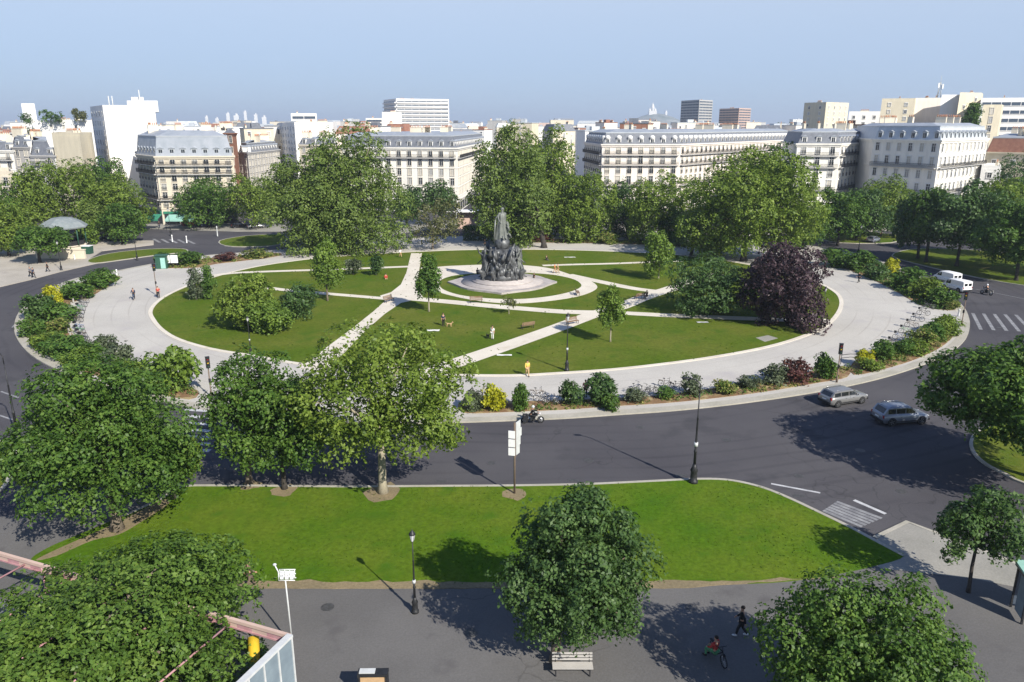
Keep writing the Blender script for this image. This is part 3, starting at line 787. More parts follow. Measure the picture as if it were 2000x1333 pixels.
# left side
LT = 'trees along the left side of the square'
for b, bx, lab, m_, n_ in (
    ((408, 445), (345, 350, 462, 432), 'domed tree standing before the tan corner block', 'leaf_a', 9000),
    ((498, 446), (452, 344, 548, 430), 'dark tree between the tan corner block and the big planes', 'leaf_b', 8000),
    ((60, 470), (20, 330, 100, 440), 'leafy tree behind the bandstand at left', 'leaf_b', 8000),
    ((150, 462), (80, 318, 190, 430), 'tall bright tree in the middle of the left cluster', 'leaf_b', 10000),
    ((190, 440), (150, 312, 240, 400), 'tallest dark tree at the back of the left cluster', 'leaf_a', 7500),
    ((235, 456), (170, 345, 280, 440), 'right tree of the left cluster before the white tower', 'leaf_b', 10000),
    ((186, 470), (160, 396, 214, 452), 'low olive tree right of the bandstand roof', 'leaf_plane', 6000),
    ((240, 476), (196, 400, 272, 462), 'low dark tree beside the parked cars at left', 'leaf_a', 6000),
    ((78, 513), (34, 446, 128, 488), 'near tree in front of the bandstand', 'leaf_a', 9000),
    ((165, 478), (152, 438, 190, 472), 'small round tree just right of the bandstand', 'leaf_young', 2600),
    ((18, 500), (-40, 395, 50, 484), 'tree cut by the left edge beside the bandstand', 'leaf_b', 8000),
    ((-60, 480), (-110, 340, 30, 440), 'tree behind the one cut by the left edge', 'leaf_a', 6000)):
    tree(b, grow(bx, 1.04), lab, m_, .5, int(n_ * 1.3), 'bark_dark', .25, group=LT, lobes=26, lobe_r=.31, name='street_tree')

# right side
RT = 'trees along the right side of the square'
for b, bx, lab, m_, n_ in (
    ((1636, 478), (1590, 374, 1690, 458), 'dark tree right behind the widest plane', 'leaf_a', 8500),
    ((1672, 470), (1640, 372, 1740, 452), 'dark tree left of the grey corner block base', 'leaf_c', 8500),
    ((1744, 462), (1690, 352, 1782, 446), 'brighter tree in the middle of the right row', 'leaf_b', 8500),
    ((1792, 505), (1752, 388, 1822, 474), 'dark tree with a clear trunk at the left end of the right lawn', 'leaf_c', 7500),
    ((1808, 512), (1780, 372, 1850, 466), 'slim dark tree on the right lawn behind the white vans', 'leaf_a', 7000),
    ((1868, 520), (1826, 362, 1962, 478), 'big dark tree with a straight trunk on the right lawn', 'leaf_c', 12000),
    ((1940, 500), (1900, 356, 1992, 470), 'bright tree behind the big dark one on the right', 'leaf_b', 8000),
    ((1984, 548), (1924, 398, 2052, 508), 'dark tree near the right edge behind the motorbike', 'leaf_a', 10000),
    ((2010, 440), (1952, 300, 2070, 420), 'tall dark tree at the right edge beside the cream house', 'leaf_c', 8000),
    ((2090, 540), (2030, 380, 2180, 500), 'tree just cut by the right edge', 'leaf_a', 7000)):
    tree(b, grow(bx, 1.06), lab, m_, .5, int(n_ * 1.5), 'bark_dark', .24, group=RT, lobes=26, lobe_r=.31, name='street_tree')
# ------------------------------------------------------------------ planting: ground cover and single shrubs
def in_poly(px, py, poly):
    c = np.zeros(len(px), bool); n = len(poly); j = n - 1
    for i in range(n):
        xi, yi = poly[i]; xj, yj = poly[j]
        t = ((yi > py) != (yj > py)) & (px < (xj - xi) * (py - yi) / (yj - yi + 1e-12) + xi)
        c ^= t; j = i
    return c
def scatter(poly, n, rng):
    a = np.array(poly); lo, hi = a.min(0), a.max(0); out = []
    while sum(len(o) for o in out) < n:
        p = rng.uniform(lo, hi, (n * 4, 2)); out.append(p[in_poly(p[:, 0], p[:, 1], poly)])
    return np.concatenate(out)[:n]
def poly_area(p): return abs(sum(p[i - 1][0] * p[i][1] - p[i][0] * p[i - 1][1] for i in range(len(p)))) / 2
def cover(name, poly, mat_, z, dens, h, leaf, seed, per=14, thresh=.0, freq=.5, cat='ground cover', label=None):
    rng = np.random.default_rng(seed)
    n = int(poly_area(poly) * dens)
    c = scatter(poly, n, rng)
    f = np.sin(c[:, 0] * freq * 1.3 + seed) + np.sin(c[:, 1] * freq * 1.9 + 2 * seed) + .7 * np.sin((c[:, 0] + c[:, 1]) * freq * 3.1)
    c = c[f > thresh]; n = len(c)
    hh = h * rng.uniform(.4, 1.3, n)
    k = np.repeat(np.arange(n), per)
    d = unit(rng.normal(size=(len(k), 3))); d[:, 2] = np.abs(d[:, 2])
    pos = np.empty((len(k), 3))
    pos[:, :2] = c[k] + d[:, :2] * (hh[k] * .8)[:, None]
    pos[:, 2] = z + d[:, 2] * hh[k]
    nr = unit(d + rng.normal(size=d.shape) * .5)
    v, q = leaves_np(pos, nr, leaf * rng.uniform(.6, 1.4, len(k)), rng, aspect=.45)
    return tag(link(name, np_mesh(name, v, q, M[mat_])), label, cat, None, 'stuff')
LB = ('low straw and green plants of the bed by the near kerb', 'low mixed plants of the bed below the right crossing', 'low leafy plants of the bed above the right crossing',
      'low yellow green plants of the bed at the left end', 'low reddish and green plants of the far left bed', 'low plants of the bed along the far kerb')
for i, b in enumerate(BEDS):
    cover('bed_plants', b, ('leaf_straw', 'leaf_straw', 'leaf_green', 'leaf_straw', 'leaf_straw', 'leaf_straw')[i], .16, (4.2, 4.6, 5.0, 5.5, 2.5, 2.5)[i], (.26, .38, .5, .45, .4, .4)[i], (.2, .24, .3, .28, .34, .4)[i], 11 + i, label=LB[i])
cover('bed_greenery', BEDS[0], 'leaf_green', .16, 2.0, .42, .22, 37, label='taller green plants between the bushes of the bed by the near kerb', thresh=.5, freq=.7)
cover('bed_greenery', BEDS[1], 'leaf_green', .16, 1.8, .6, .26, 31, label='taller green plants of the bed below the right crossing', thresh=.3)
cover('bed_greenery', BEDS[3], 'leaf_green', .16, 3.6, .65, .26, 33, label='taller green plants of the bed at the left end', thresh=.2)
cover('lawn_tufts', FRONT, 'leaf_tuft', .15, 3.5, .035, .09, 41, per=6, thresh=-.2, freq=.5, cat='grass', label='longer grass tufts on the near lawn')
cover('lawn_tufts', DISC, 'leaf_tuft', .15, .22, .10, .14, 42, per=8, thresh=.2, freq=.35, cat='grass', label='longer grass tufts on the round garden lawn')

SHP = [crown_mesh('foliage', M['leaf_a'], 1, 1, .95, (0, 0, .85), .22, 2600, 500 + s, lobes=14, lobe_r=.45, flat=.95, gap=.1)[0] for s in range(4)]
SHR = [crown_mesh('foliage', M['leaf_a'], 1, 1, .95, (0, 0, .85), .24, 1500, 540 + s, lobes=12, lobe_r=.38, flat=.95, gap=.5, stray=.25)[0] for s in range(3)]
def shrub(px, py, wpx, hpx, m_, label, ragged=False, group='shrubs in the planting beds', name='shrub'):
    x, y = at(px, py, .16)
    d = (y * CP + H * SP) / F
    rr = wpx * d / 2 * .96
    rnd = random.Random(int(px * 31 + py))
    me = rnd.choice(SHR if ragged else SHP)
    o = link(name, me, None, (x, y, .14), rnd.uniform(0, 6.28))
    hz = hpx * d / 1.06
    o.scale = (rr, rr, hz / 1.82)
    override(o, M[m_])
    return tag(o, label, 'shrub', group)
SH = [
 (1117, 790, 44, 50, 'leaf_c', 'dense ball shaped bush left of the larger one by the near kerb'),
 (1174, 788, 64, 58, 'leaf_c', 'largest dark ball shaped bush by the near kerb'),
 (1192, 801, 34, 32, 'leaf_a', 'small bright bush at the foot of the largest ball shaped bush'),
 (1016, 800, 36, 52, 'leaf_a', 'upright oval bush behind the white direction sign'),
 (964, 800, 44, 54, 'leaf_yellow', 'golden yellow bush by the near kerb'),
 (925, 800, 40, 40, 'leaf_grey', 'pale loose bush left of the golden one'),
 (1608, 738, 40, 52, 'leaf_a', 'pointed green bush left of the traffic light by the cars'),
 (1552, 746, 56, 48, 'leaf_red', 'reddish dark bush in the bed above the silver car', True),
 (1510, 748, 50, 40, 'leaf_grey', 'wispy grey bush beside the reddish one', True),
 (1462, 757, 40, 26, 'leaf_grey', 'low wispy grey plant left of the grey bush', True),
 (1415, 768, 44, 30, 'leaf_straw', 'straw coloured tuft right of the lamp post', True),
 (1352, 772, 40, 46, 'leaf_grey', 'spiky grey green bush behind the tall lamp post', True),
 (1300, 777, 36, 24, 'leaf_green', 'low green plant by the parked bicycles', True),
 (1240, 783, 42, 26, 'leaf_grey', 'low bluish plant right of the largest ball bush', True),
 (1688, 714, 34, 32, 'leaf_yellow', 'small yellow green bush just right of the traffic light'),
 (1722, 700, 46, 36, 'leaf_a', 'green bush in the bed right of the traffic light'),
 (1760, 692, 44, 30, 'leaf_green', 'leafy bush half way along the bed below the right crossing'),
 (1800, 672, 46, 32, 'leaf_straw', 'straw green bush near the corner of the right bed', True),
 (1843, 652, 52, 38, 'leaf_b', 'yellow green bush at the tip of the right bed'),
 (1740, 540, 28, 36, 'leaf_yellow', 'round yellow bush in the upper right bed'),
 (1630, 520, 56, 34, 'leaf_a', 'left bush of the upper right bed below the plane'),
 (1676, 526, 60, 38, 'leaf_a', 'broad bush in the upper right bed'),
 (1712, 545, 46, 34, 'leaf_c', 'dark bush left of the round yellow one'),
 (1772, 566, 60, 44, 'leaf_green', 'leafy bush right below the round yellow one'),
 (1806, 582, 56, 40, 'leaf_b', 'yellow green bush in the middle of the upper right bed'),
 (1838, 597, 54, 36, 'leaf_a', 'bush near the lower end of the upper right bed'),
 (1858, 604, 28, 20, 'leaf_straw', 'orange tinged plant at the lower end of the upper right bed', True),
 (196, 562, 60, 38, 'leaf_a', 'rounded dark bush at the tip of the left bed'),
 (150, 584, 56, 36, 'leaf_a', 'bush left of the rounded dark one in the left bed'),
 (107, 600, 34, 44, 'leaf_yellow', 'yellow green bush in the left bed'),
 (78, 622, 56, 50, 'leaf_c', 'dark bush at the outer corner of the left bed'),
 (108, 650, 50, 30, 'leaf_straw', 'yellowish loose plant by the left row of bicycles', True),
 (90, 680, 60, 34, 'leaf_b', 'low spreading plant along the left kerb', True),
 (140, 700, 66, 44, 'leaf_green', 'leafy bush along the lower left kerb'),
 (190, 712, 60, 44, 'leaf_a', 'bush at the lower left behind the broad chestnut'),
 (230, 722, 56, 56, 'leaf_grey', 'greyish bush with purple tips below the bicycles', True),
 (272, 738, 44, 40, 'leaf_a', 'small bush between the greyish one and the tall one'),
 (342, 764, 92, 92, 'leaf_young', 'tall bright bush at the corner of the left crossing'),
 (325, 520, 36, 28, 'leaf_a', 'bush behind the green cabin'),
 (368, 518, 46, 28, 'leaf_a', 'bush right of the green cabin and white boards'),
 (440, 510, 40, 18, 'leaf_red', 'low reddish plant in the far left bed', True),
 (500, 504, 44, 18, 'leaf_straw', 'low straw plant in the far left bed', True),
 (120, 628, 60, 40, 'leaf_green', 'leafy bush behind the left bicycles, below the yellow green one'),
 (66, 656, 46, 34, 'leaf_a', 'bush at the outer left kerb below the dark one'),
 (110, 690, 60, 36, 'leaf_green', 'leafy bush in the lower left bed beside the spreading plant'),
 (160, 720, 60, 42, 'leaf_young', 'bright bush in the lower left bed near the broad chestnut'),
 (250, 750, 70, 46, 'leaf_b', 'yellow green bush at the lower end of the left bed'),
 (300, 762, 60, 40, 'leaf_green', 'leafy bush left of the tall bright one'),
 (205, 686, 46, 34, 'leaf_grey', 'wispy bush at the near end of the left bicycles', True),
 (1785, 690, 50, 30, 'leaf_b', 'yellow green plant near the outer kerb of the right bed', True),
 (1820, 664, 46, 34, 'leaf_green', 'leafy bush near the corner of the right bed'),
 (1700, 722, 44, 24, 'leaf_b', 'low plant at the outer kerb right of the traffic light', True),
 (1120, 474, 40, 26, 'leaf_b', 'olive bush behind the monument to the right'),
 (1190, 476, 40, 22, 'leaf_straw', 'straw bush along the far kerb', True),
 (1320, 480, 40, 26, 'leaf_a', 'green bush along the far kerb under the planes'),
 (1380, 484, 36, 22, 'leaf_green', 'leafy bush along the far kerb near the copper beech'),
 (1060, 472, 30, 14, 'leaf_red', 'rusty low plant behind the monument', True),
]
for s in SH: shrub(s[0], s[1], s[2], s[3], s[4], s[5], len(s) > 6)
hd = MB()
# clipped dark hedge behind the monument
h0 = [at(905, 472), at(1030, 470)]
rng = np.random.default_rng(77)
nn = 5200
u = rng.random(nn); sd = rng.integers(0, 3, nn)
hx = h0[0][0] + (h0[1][0] - h0[0][0]) * u
dep = rng.uniform(0, 3, nn); hz = rng.uniform(0, 2.9, nn)
dep[sd == 0] = 0; hz[sd == 1] = 2.9; dep[sd == 2] = rng.uniform(0, .3, (sd == 2).sum())
pos = np.stack([hx, h0[0][1] + dep, hz + .1], 1) + rng.normal(size=(nn, 3)) * .14
v, q = leaves_np(pos, unit(rng.normal(size=(nn, 3)) + np.array([0, -.4, .4])), .4 * rng.uniform(.7, 1.3, nn), rng, .6)
tag(link('hedge', np_mesh('hedge', v, q, M['leaf_c'])), 'clipped near black hedge behind the monument', 'hedge')
# ------------------------------------------------------------------ buildings
def window_mesh(name, w, h, surround, kind='tall', shutters=None):
    "surround standing proud of the wall, dark pane, white casement bars, sill; x along the wall, -y outwards, z from the sill"
    mb = MB()
    t = .16
    mb.box((0, -.015, h / 2), (w, .03, h), 1)
    for s in (-1, 1):
        mb.box((s * (w / 2 + t / 2), -.07, h / 2), (t, .14, h + .001), 0)
    mb.box((0, -.09, h + .13), (w + 2 * t + .1, .18, .26), 0)
    mb.box((0, -.10, -.08), (w + 2 * t, .20, .16), 0)
    mb.box((0, -.045, h / 2), (.07, .03, h), 2)
    mb.box((0, -.045, h * .7), (w, .03, .06), 2)
    if kind == 'rail':
        mb.box((0, -.24, .9), (w + .2, .05, .06), 3)
        k = int(w / .22)
        for i in range(k + 1):
            mb.box((-w / 2 + w * i / k, -.24, .45), (.035, .035, .9), 3)
    if shutters:
        for s in (-1, 1):
            mb.box((s * (w / 2 + t + .26), -.04, h / 2), (.48, .08, h), 2)
    out = []
    for pane in ('glass', 'glass', 'curtain', 'blind'):
        out.append(mb.mesh(name, [M[surround], M[pane], M['frame_white'], M['iron']]))
    return out
def pick(rg, k): return rg.choices(WIN[k], (2, 2, 3, 3))[0]
WIN = {
 'cream': window_mesh('window', 1.15, 2.1, 'frame'), 'cream_rail': window_mesh('window', 1.15, 2.2, 'frame', 'rail'),
 'white': window_mesh('window', 1.1, 2.0, 'frame_white'), 'white_rail': window_mesh('window', 1.1, 2.2, 'frame_white', 'rail'),
 'shut': window_mesh('window', 1.1, 1.9, 'frame_white', shutters=True), 'small': window_mesh('window', 1.0, 1.3, 'frame_white'),
}
def dormer_mesh(m_wall, round_=False):
    mb = MB()
    mb.box((0, .55, .85), (1.35, 1.5, 1.7), 0)
    mb.box((0, -.23, .85), (.85, .06, 1.2), 1)
    mb.box((0, -.25, .85), (.06, .08, 1.2), 0)
    if round_:
        mb.lathe([(.74, -.8), (.74, .9)], (0, 0, 0), 14, 0)
        vs = mb.v; o = len(vs) - 28
        for i in range(o, len(vs)):
            x, y, z = vs[i]; vs[i] = (x, z + .5, 1.7 + y * .9)
    else:
        mb.add([(-.85, -.35, 1.7), (.85, -.35, 1.7), (.85, 1.3, 1.7), (-.85, 1.3, 1.7), (0, -.35, 2.15), (0, 1.3, 2.15)],
               [(0, 1, 4), (1, 2, 5, 4), (2, 3, 5), (3, 0, 4, 5), (3, 2, 1, 0)], 2)
    return mb.mesh('dormer', [m_wall, M['glass'], M['zinc']])
DORM = {'white': dormer_mesh(M['frame_white']), 'round': dormer_mesh(M['frame_white'], True), 'zinc': dormer_mesh(M['zinc_light'])}
CHM = []
for k in range(3):
    mb = MB(); L_ = (1.6, 2.6, 3.8)[k]
    mb.box((0, 0, 1.2), (L_, .6, 2.4), 0); mb.box((0, 0, 2.45), (L_ + .15, .75, .12), 0)
    for i in range(int(L_ / .5)):
        mb.lathe([(.14, 2.5), (.12, 3.1)], (-L_ / 2 + .3 + i * .5, 0, 0), 8, 1)
    CHM.append(mb.mesh('chimney', [M['stone_cream'], M['pot']]))

def balcony(o, a, b, z, dep=.75, parent=None):
    "continuous balcony: slab, brackets and iron rail from a to b (points on the wall, local)"
    a = Vector(a); b = Vector(b); d = (b - a); L = d.length; d.normalize(); nrm = Vector((d.y, -d.x))
    ang = math.atan2(d.y, d.x)
    mb = MB()
    mb.box((L / 2, -dep / 2, -.09), (L, dep, .18), 0)
    mb.box((L / 2, -dep + .04, .95), (L, .06, .07), 1)
    mb.box((L / 2, -dep + .04, .5), (L, .05, .05), 1)
    k = max(3, int(L / .32))
    for i in range(k + 1):
        mb.box((L * i / k, -dep + .04, .47), (.06, .05, .94), 1)
    ob = mb.build('balcony', [M['stone_grey'], M['iron']], o, (a.x, a.y, z), ang)
    return ob

def block(name, label, foot, zc, zt, floors, wall, win='cream', roof='mansard', roofm='slate', sides=(0,), bay=2.7, balc=(), dorm='white', ground=4.2,
          cat='building', group=None, chim=4, seed=0, shop=None, topfl=True, rail=(), skip=.0, z0=0.0, parapet=.9, bands=None, wscale=1.0, dskip=.0, inset=1.3):
    "Paris block on a counter-clockwise footprint; sides are the edges that carry windows"
    rg = random.Random(seed + 5)
    foot = ccw(foot)
    ox, oy = foot[0]
    o = thing(name, label, cat, (ox, oy, 0), group=group)
    fp = [(x - ox, y - oy) for x, y in foot]
    mb = MB(); mb.prism(fp, z0, zc, 0, top=(roof != 'mansard'))
    fh = (zc - ground) / floors
    out = offset_poly(fp, -.10)
    for k in range(1, floors + 1 if roof == 'mansard' else floors):
        if roof == 'mansard' and k in (1, 2, floors - 1):
            zz = ground + (k - 1) * fh
            mb.prism(out, zz - .16, zz + .10, 0, top=True, bottom=True)
    mb.build('wall', M[wall], o)
    if roof == 'mansard':
        cb = MB(); cb.prism(offset_poly(fp, -.45), zc - .05, zc + .32, 0, bottom=True); cb.prism(offset_poly(fp, -.22), zc - .5, zc - .05, 0, bottom=True)
        cb.build('cornice', M[wall], o)
        i1, i2 = offset_poly(fp, inset), offset_poly(fp, inset + 3.4)
        zm = zc + (zt - zc) * .78
        rb = MB(); n = len(fp); b0 = offset_poly(fp, .15)
        vs = [(x, y, zc + .32) for x, y in b0] + [(x, y, zm) for x, y in i1] + [(x, y, zt) for x, y in i2]
        fs = [(r * n + k, r * n + (k + 1) % n, (r + 1) * n + (k + 1) % n, (r + 1) * n + k) for r in (0,) for k in range(n)]
        rb.add(vs, fs, 0)
        rb.add(vs, [(n + k, n + (k + 1) % n, 2 * n + (k + 1) % n, 2 * n + k) for k in range(n)] + [tuple(range(2 * n, 3 * n))], 1)
        rb.build('roof', [M[roofm], M['zinc']], o)
        if rg.random() < 2: 
            lb = MB(); band(lb, i1, .25, zm - .05, zm + .22, True); lb.build('roof_edge', M['zinc_light'], o)
    else:
        rb = MB(); rb.prism(offset_poly(fp, .3), zc, zc + .05, 0); band(rb, offset_poly(fp, .12), .24, zc, zc + parapet, True, 1)
        rb.build('roof', [M['concrete_wall'], M[wall]], o)
    n = len(fp)
    wcount = dcount = 0; rest = MB(); restm = None
    for e in sides:
        a = Vector(fp[e]); b = Vector(fp[(e + 1) % n]); d = b - a; L = d.length; d.normalize()
        nv = Vector((d.y, -d.x)); ang = math.atan2(d.y, d.x)
        nb = max(1, int((L - 1.0) / bay)); st = L / nb
        if bands:
            for fl in range(floors):
                z = ground + fl * fh + .75
                bb = MB(); bb.box((L / 2, -.02, .8), (L - 1.0, .04, fh * .5), 1)
                for k in range(nb + 1): bb.box((.5 + (L - 1) * k / nb, -.05, .8), (.18, .10, fh * .5), 0)
                bb.box((L / 2, -.5 if bands == 'balcony' else -.08, -.12 + .3), (L - .6, 1.0 if bands == 'balcony' else .16, .9 if bands == 'balcony' else .2), 0)
                bb.build('window_band', [M[wall] if bands != 'dark' else M['concrete_dark'], M['glass_blue']], o, (a.x, a.y, z), ang)
        else:
            for fl in range(floors):
                z = ground + fl * fh + fh * .22
                for k in range(nb):
                    if rg.random() < skip: continue
                    p = a + d * (st * (k + .5)) + nv * .002
                    wk = win + '_rail' if (fl in rail and win + '_rail' in WIN) else win
                    wm = pick(rg, wk)
                    if wcount >= 100:
                        hzs = min(wscale, fh / 3.0); T = Matrix.Translation((p.x, p.y, z)) @ Matrix.Rotation(ang, 4, 'Z') @ Matrix.Diagonal((wscale, 1, hzs, 1))
                        mi_ = [0] * len(wm.polygons); wm.polygons.foreach_get('material_index', mi_)
                        pane = {M['glass'].name: 1, M['curtain'].name: 4, M['blind'].name: 5}[wm.materials[1].name]
                        o0 = len(rest.v); rest.v.extend([tuple(T @ v_.co) for v_ in wm.vertices])
                        for pl_, m_ in zip(wm.polygons, mi_):
                            rest.f.append(tuple(i_ + o0 for i_ in pl_.vertices)); rest.m.append(pane if m_ == 1 else m_); rest.sm.append(False)
                        restm = wm.materials[0]
                        continue
                    q = link('window', wm, o, (p.x, p.y, z), ang); q.scale = (wscale, 1, min(wscale * 1.0, fh / 3.0)); wcount += 1
        if roof == 'mansard' and dorm:
            for k in range(nb):
                if rg.random() < dskip or dcount >= 100: continue
                p = a + d * (st * (k + .5)) - nv * .55
                link('dormer', DORM[dorm], o, (p.x, p.y, zc + .45), ang); dcount += 1
        for fl in balc:
            balcony(o, a + d * .3, b - d * .3, ground + fl * fh + .1)
        if shop:
            mbs = MB(); k = max(1, int(L / 4.5))
            for i in range(k):
                mbs.box((L / k * (i + .5), -.03, 1.5), (L / k * .78, .06, 2.6), 0)
                mbs.box((L / k * (i + .5), -.12, 3.1), (L / k * .84, .24, .6), 1)
            mbs.build('shop_front', [M['glass'], M[shop]], o, (a.x, a.y, .1), ang)
    if rest.v:
        tag(rest.build('window', [restm, M['glass'], M['frame_white'], M['iron'], M['curtain'], M['blind']], o), kind='stuff')
    cen = (sum(x for x, y in fp) / n, sum(y for x, y in fp) / n)
    for k in range(chim):
        e = rg.randrange(n)
        a = Vector(fp[e]); b = Vector(fp[(e + 1) % n]); t = rg.uniform(.15, .85)
        p = a.lerp(b, t).lerp(Vector(cen), .42 if roof == 'mansard' else .5)
        d = (b - a).normalized()
        q = link('chimney', rg.choice(CHM), o, (p.x, p.y, (zt if roof == 'mansard' else zc) - 1.0), math.atan2(d.y, d.x) + rg.choice((0, math.pi / 2)))
    return o

def fpt(px, Y, z=18): return (xat(px, Y, z), Y)
def back(front, d, lx=0, rx=0):
    "close a front line (left to right) with a back line d further away"
    (xl, yl), (xr, yr) = front[0], front[-1]
    return list(front) + [(xr * (yr + d) / yr + rx + (.6 if xr > 0 else -.6), yr + d), (xl * (yl + d) / yl + lx, yl + d)]

# the tan corner block at left, its chamfered corner in shade
A = [fpt(266, 212), fpt(302, 198), fpt(455, 200)]
block('corner_block', 'tan stone corner block with grey dormered roof and green awnings at left', back(A, 24), zat(308, 198), zat(256, 198), 6, 'stone_tan', 'cream_rail', roofm='zinc', sides=(0, 1), bay=2.55, balc=(1, 4, 5), dorm='zinc', rail=(2, 3), shop='green_cloth', seed=1, chim=7, inset=1.0)
# white block on the avenue, left of the monument
B = [fpt(668, 236), fpt(893, 228), fpt(948, 300)]
block('corner_block', 'long white block with slate dormered roof behind the plane pair, on the avenue corner', B + [(fpt(948, 300)[0] - 22, 318), (fpt(668, 236)[0] - 4, 258)], zat(291, 229), zat(260, 229), 5, 'stone_white', 'cream', roofm='slate', sides=(0, 1), bay=3.2, balc=(4,), dorm='white', seed=2, ground=4.6, chim=10, shop='concrete_wall')
# pinkish block right of the avenue
Cb = [fpt(1142, 262), fpt(1176, 232), fpt(1328, 232), fpt(1550, 305)]
block('corner_block', 'long pinkish white block with round dormers in the centre right', Cb + [(fpt(1550, 305)[0] - 12, 325), (fpt(1200, 262)[0], 285)], zat(284, 232), zat(254, 232), 5, 'stone_pink', 'cream_rail', roofm='slate', sides=(0, 1, 2), bay=3.1, balc=(1, 3, 4), dorm='round', rail=(2,), seed=3, chim=12, ground=4.6)
# grey white narrow block with cropped corner roof
D = [fpt(1556, 217), fpt(1640, 215), fpt(1702, 240)]
block('corner_block', 'narrow whitish block with dark iron balconies and slate roof left of the olive grey one', D + [(fpt(1702, 240)[0] - 2, 262), (fpt(1556, 226)[0] + 4, 250)], zat(283, 216), zat(252, 216), 5, 'stone_white', 'white_rail', roofm='slate', sides=(0, 1), bay=3.0, balc=(1, 3, 4), dorm='white', rail=(0, 1, 2), seed=4, chim=6)
# big block with a shaded left face and a bright right face
E = [fpt(1703, 212), fpt(1834, 194), fpt(1926, 220)]
block('corner_block', 'big corner block with a shaded olive grey face and a bright white face at right', E + [(fpt(1926, 220)[0] + 2, 246), (fpt(1703, 212)[0] + 6, 240)], zat(276, 197), zat(240, 197), 5, 'stone_white', 'white', roofm='zinc_light', sides=(0, 1), bay=3.0, balc=(1, 3), dorm='zinc', seed=6, chim=8, ground=4.6)
block('low_house', 'cream house with a brown tiled roof right of the big corner block', back([fpt(1927, 236), fpt(2040, 226)], 16), zat(300, 232), zat(262, 232), 3, 'render_yellow', 'small', roofm='tile', sides=(0,), bay=4, dorm=None, seed=7)
block('low_house', 'small white annex with a flat roof beside the big corner block', back([fpt(1922, 214), fpt(1958, 212)], 14), zat(330, 213), 0, 3, 'render_white', 'small', roof='flat', sides=(0,), bay=4, seed=8, chim=1)
# left group
block('white_tower', 'tall blank white building with stepped top and antennas at left', [fpt(187, 262), fpt(212, 240), fpt(312, 243), fpt(312, 262)], zat(212, 242), 0, 9, 'render_white', 'small', roof='flat', sides=(0,), bay=5, chim=0, seed=9)
twr = bpy.data.objects['white_tower']
tx, ty = twr.location.x, twr.location.y
mb = MB()
zt0 = zat(212, 242)
def radial(pa, pb, Y0, Y1, z): return [(x - tx, y - ty) for x, y in (fpt(pa, Y0, z), fpt(pb, Y0, z), fpt(pb, Y1, z), fpt(pa, Y1, z))]
mb.prism(radial(246, 306, 245, 256, 34), zt0 - 1, zat(197, 245))
mb.prism(radial(252, 276, 247, 254, 38), zat(197, 245) - .5, zat(190, 247))
mb.prism(radial(205, 246, 246, 256, 34), zt0 - 1, zat(207, 246))
mb.build('penthouse', M['render_white'], twr)
for px, t in ((209, 188), (216, 188), (270, 176)):
    mb = MB(); mb.tube([(xat(px, 246, 36) - tx, 246 - ty, zt0 - 1), (xat(px, 246, 36) - tx, 246 - ty, zat(t, 246))], .16, 6); mb.build('antenna', M['offwhite'], twr)
block('gable_house', 'cream block with a blank gable wall left of the white tower', [fpt(106, 226), fpt(160, 222), fpt(184, 240), fpt(120, 250)], zat(266, 224), 0, 6, 'render_yellow', 'cream', roof='flat', sides=(), chim=3, seed=10)
block('mansard_house', 'grey fronted house with a slate roof left of the blank gable', back([fpt(58, 228), fpt(105, 226)], 18), zat(306, 227), zat(268, 227), 5, 'stone_grey', 'cream', sides=(0,), bay=2.6, balc=(4,), seed=11)
block('mansard_house', 'narrow pale house with arched windows second from the left edge', back([fpt(25, 230), fpt(58, 228)], 18), zat(290, 229), zat(262, 229), 5, 'concrete_wall', 'cream', sides=(0,), bay=2.6, seed=12)
block('mansard_house', 'house with a white dormered slate roof at the left edge', back([fpt(-40, 232), fpt(25, 230)], 18), zat(296, 231), zat(272, 231), 5, 'stone_white', 'cream', sides=(0,), bay=2.6, balc=(4,), seed=13)
block('stone_pavilion', 'low yellow stone pavilion with a cornice at the left edge', back([fpt(-60, 186, 8), fpt(34, 184, 8)], 16), zat(345, 184), 0, 3, 'stone_tan', 'cream', roof='flat', sides=(0,), bay=4, chim=0, seed=14, parapet=1.2)
block('roof_terrace_house', 'white rooftop block behind the gable house', back([fpt(70, 300), fpt(190, 300)], 18), zat(240, 300), 0, 8, 'render_white', 'small', roof='flat', sides=(0,), bay=4, chim=2, seed=15, skip=.5)
block('roof_terrace_house', 'slim white lift tower on the roofs near the left edge', back([fpt(54, 320), fpt(80, 320)], 8), zat(207, 320), 0, 9, 'render_white', 'small', roof='flat', sides=(), chim=0, seed=16)
# between tan block and planes
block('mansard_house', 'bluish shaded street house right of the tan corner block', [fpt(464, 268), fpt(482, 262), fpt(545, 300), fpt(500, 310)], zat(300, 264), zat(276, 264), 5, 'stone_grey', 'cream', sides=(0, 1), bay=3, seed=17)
block('mansard_house', 'brick red gable house right behind the tan corner block', back([fpt(440, 262), fpt(464, 260)], 14), zat(262, 261), zat(250, 261), 5, 'brick', 'cream', sides=(0,), bay=4, seed=18, dorm=None)
block('stepped_house', 'white stepped block with a grey side wall rising above the street left of the planes', [fpt(548, 330), fpt(578, 300), fpt(652, 302), fpt(660, 330)], zat(244, 302), 0, 8, 'render_white', 'small', roof='flat', sides=(0,), bay=5, chim=2, seed=19)
block('stepped_house', 'striped penthouse on top of the white stepped block', [fpt(572, 342), fpt(622, 342), fpt(622, 356), fpt(572, 356)], zat(226, 342), 0, 10, 'render_white', 'small', roof='flat', sides=(0,), bay=4, chim=1, seed=20, bands='flat')
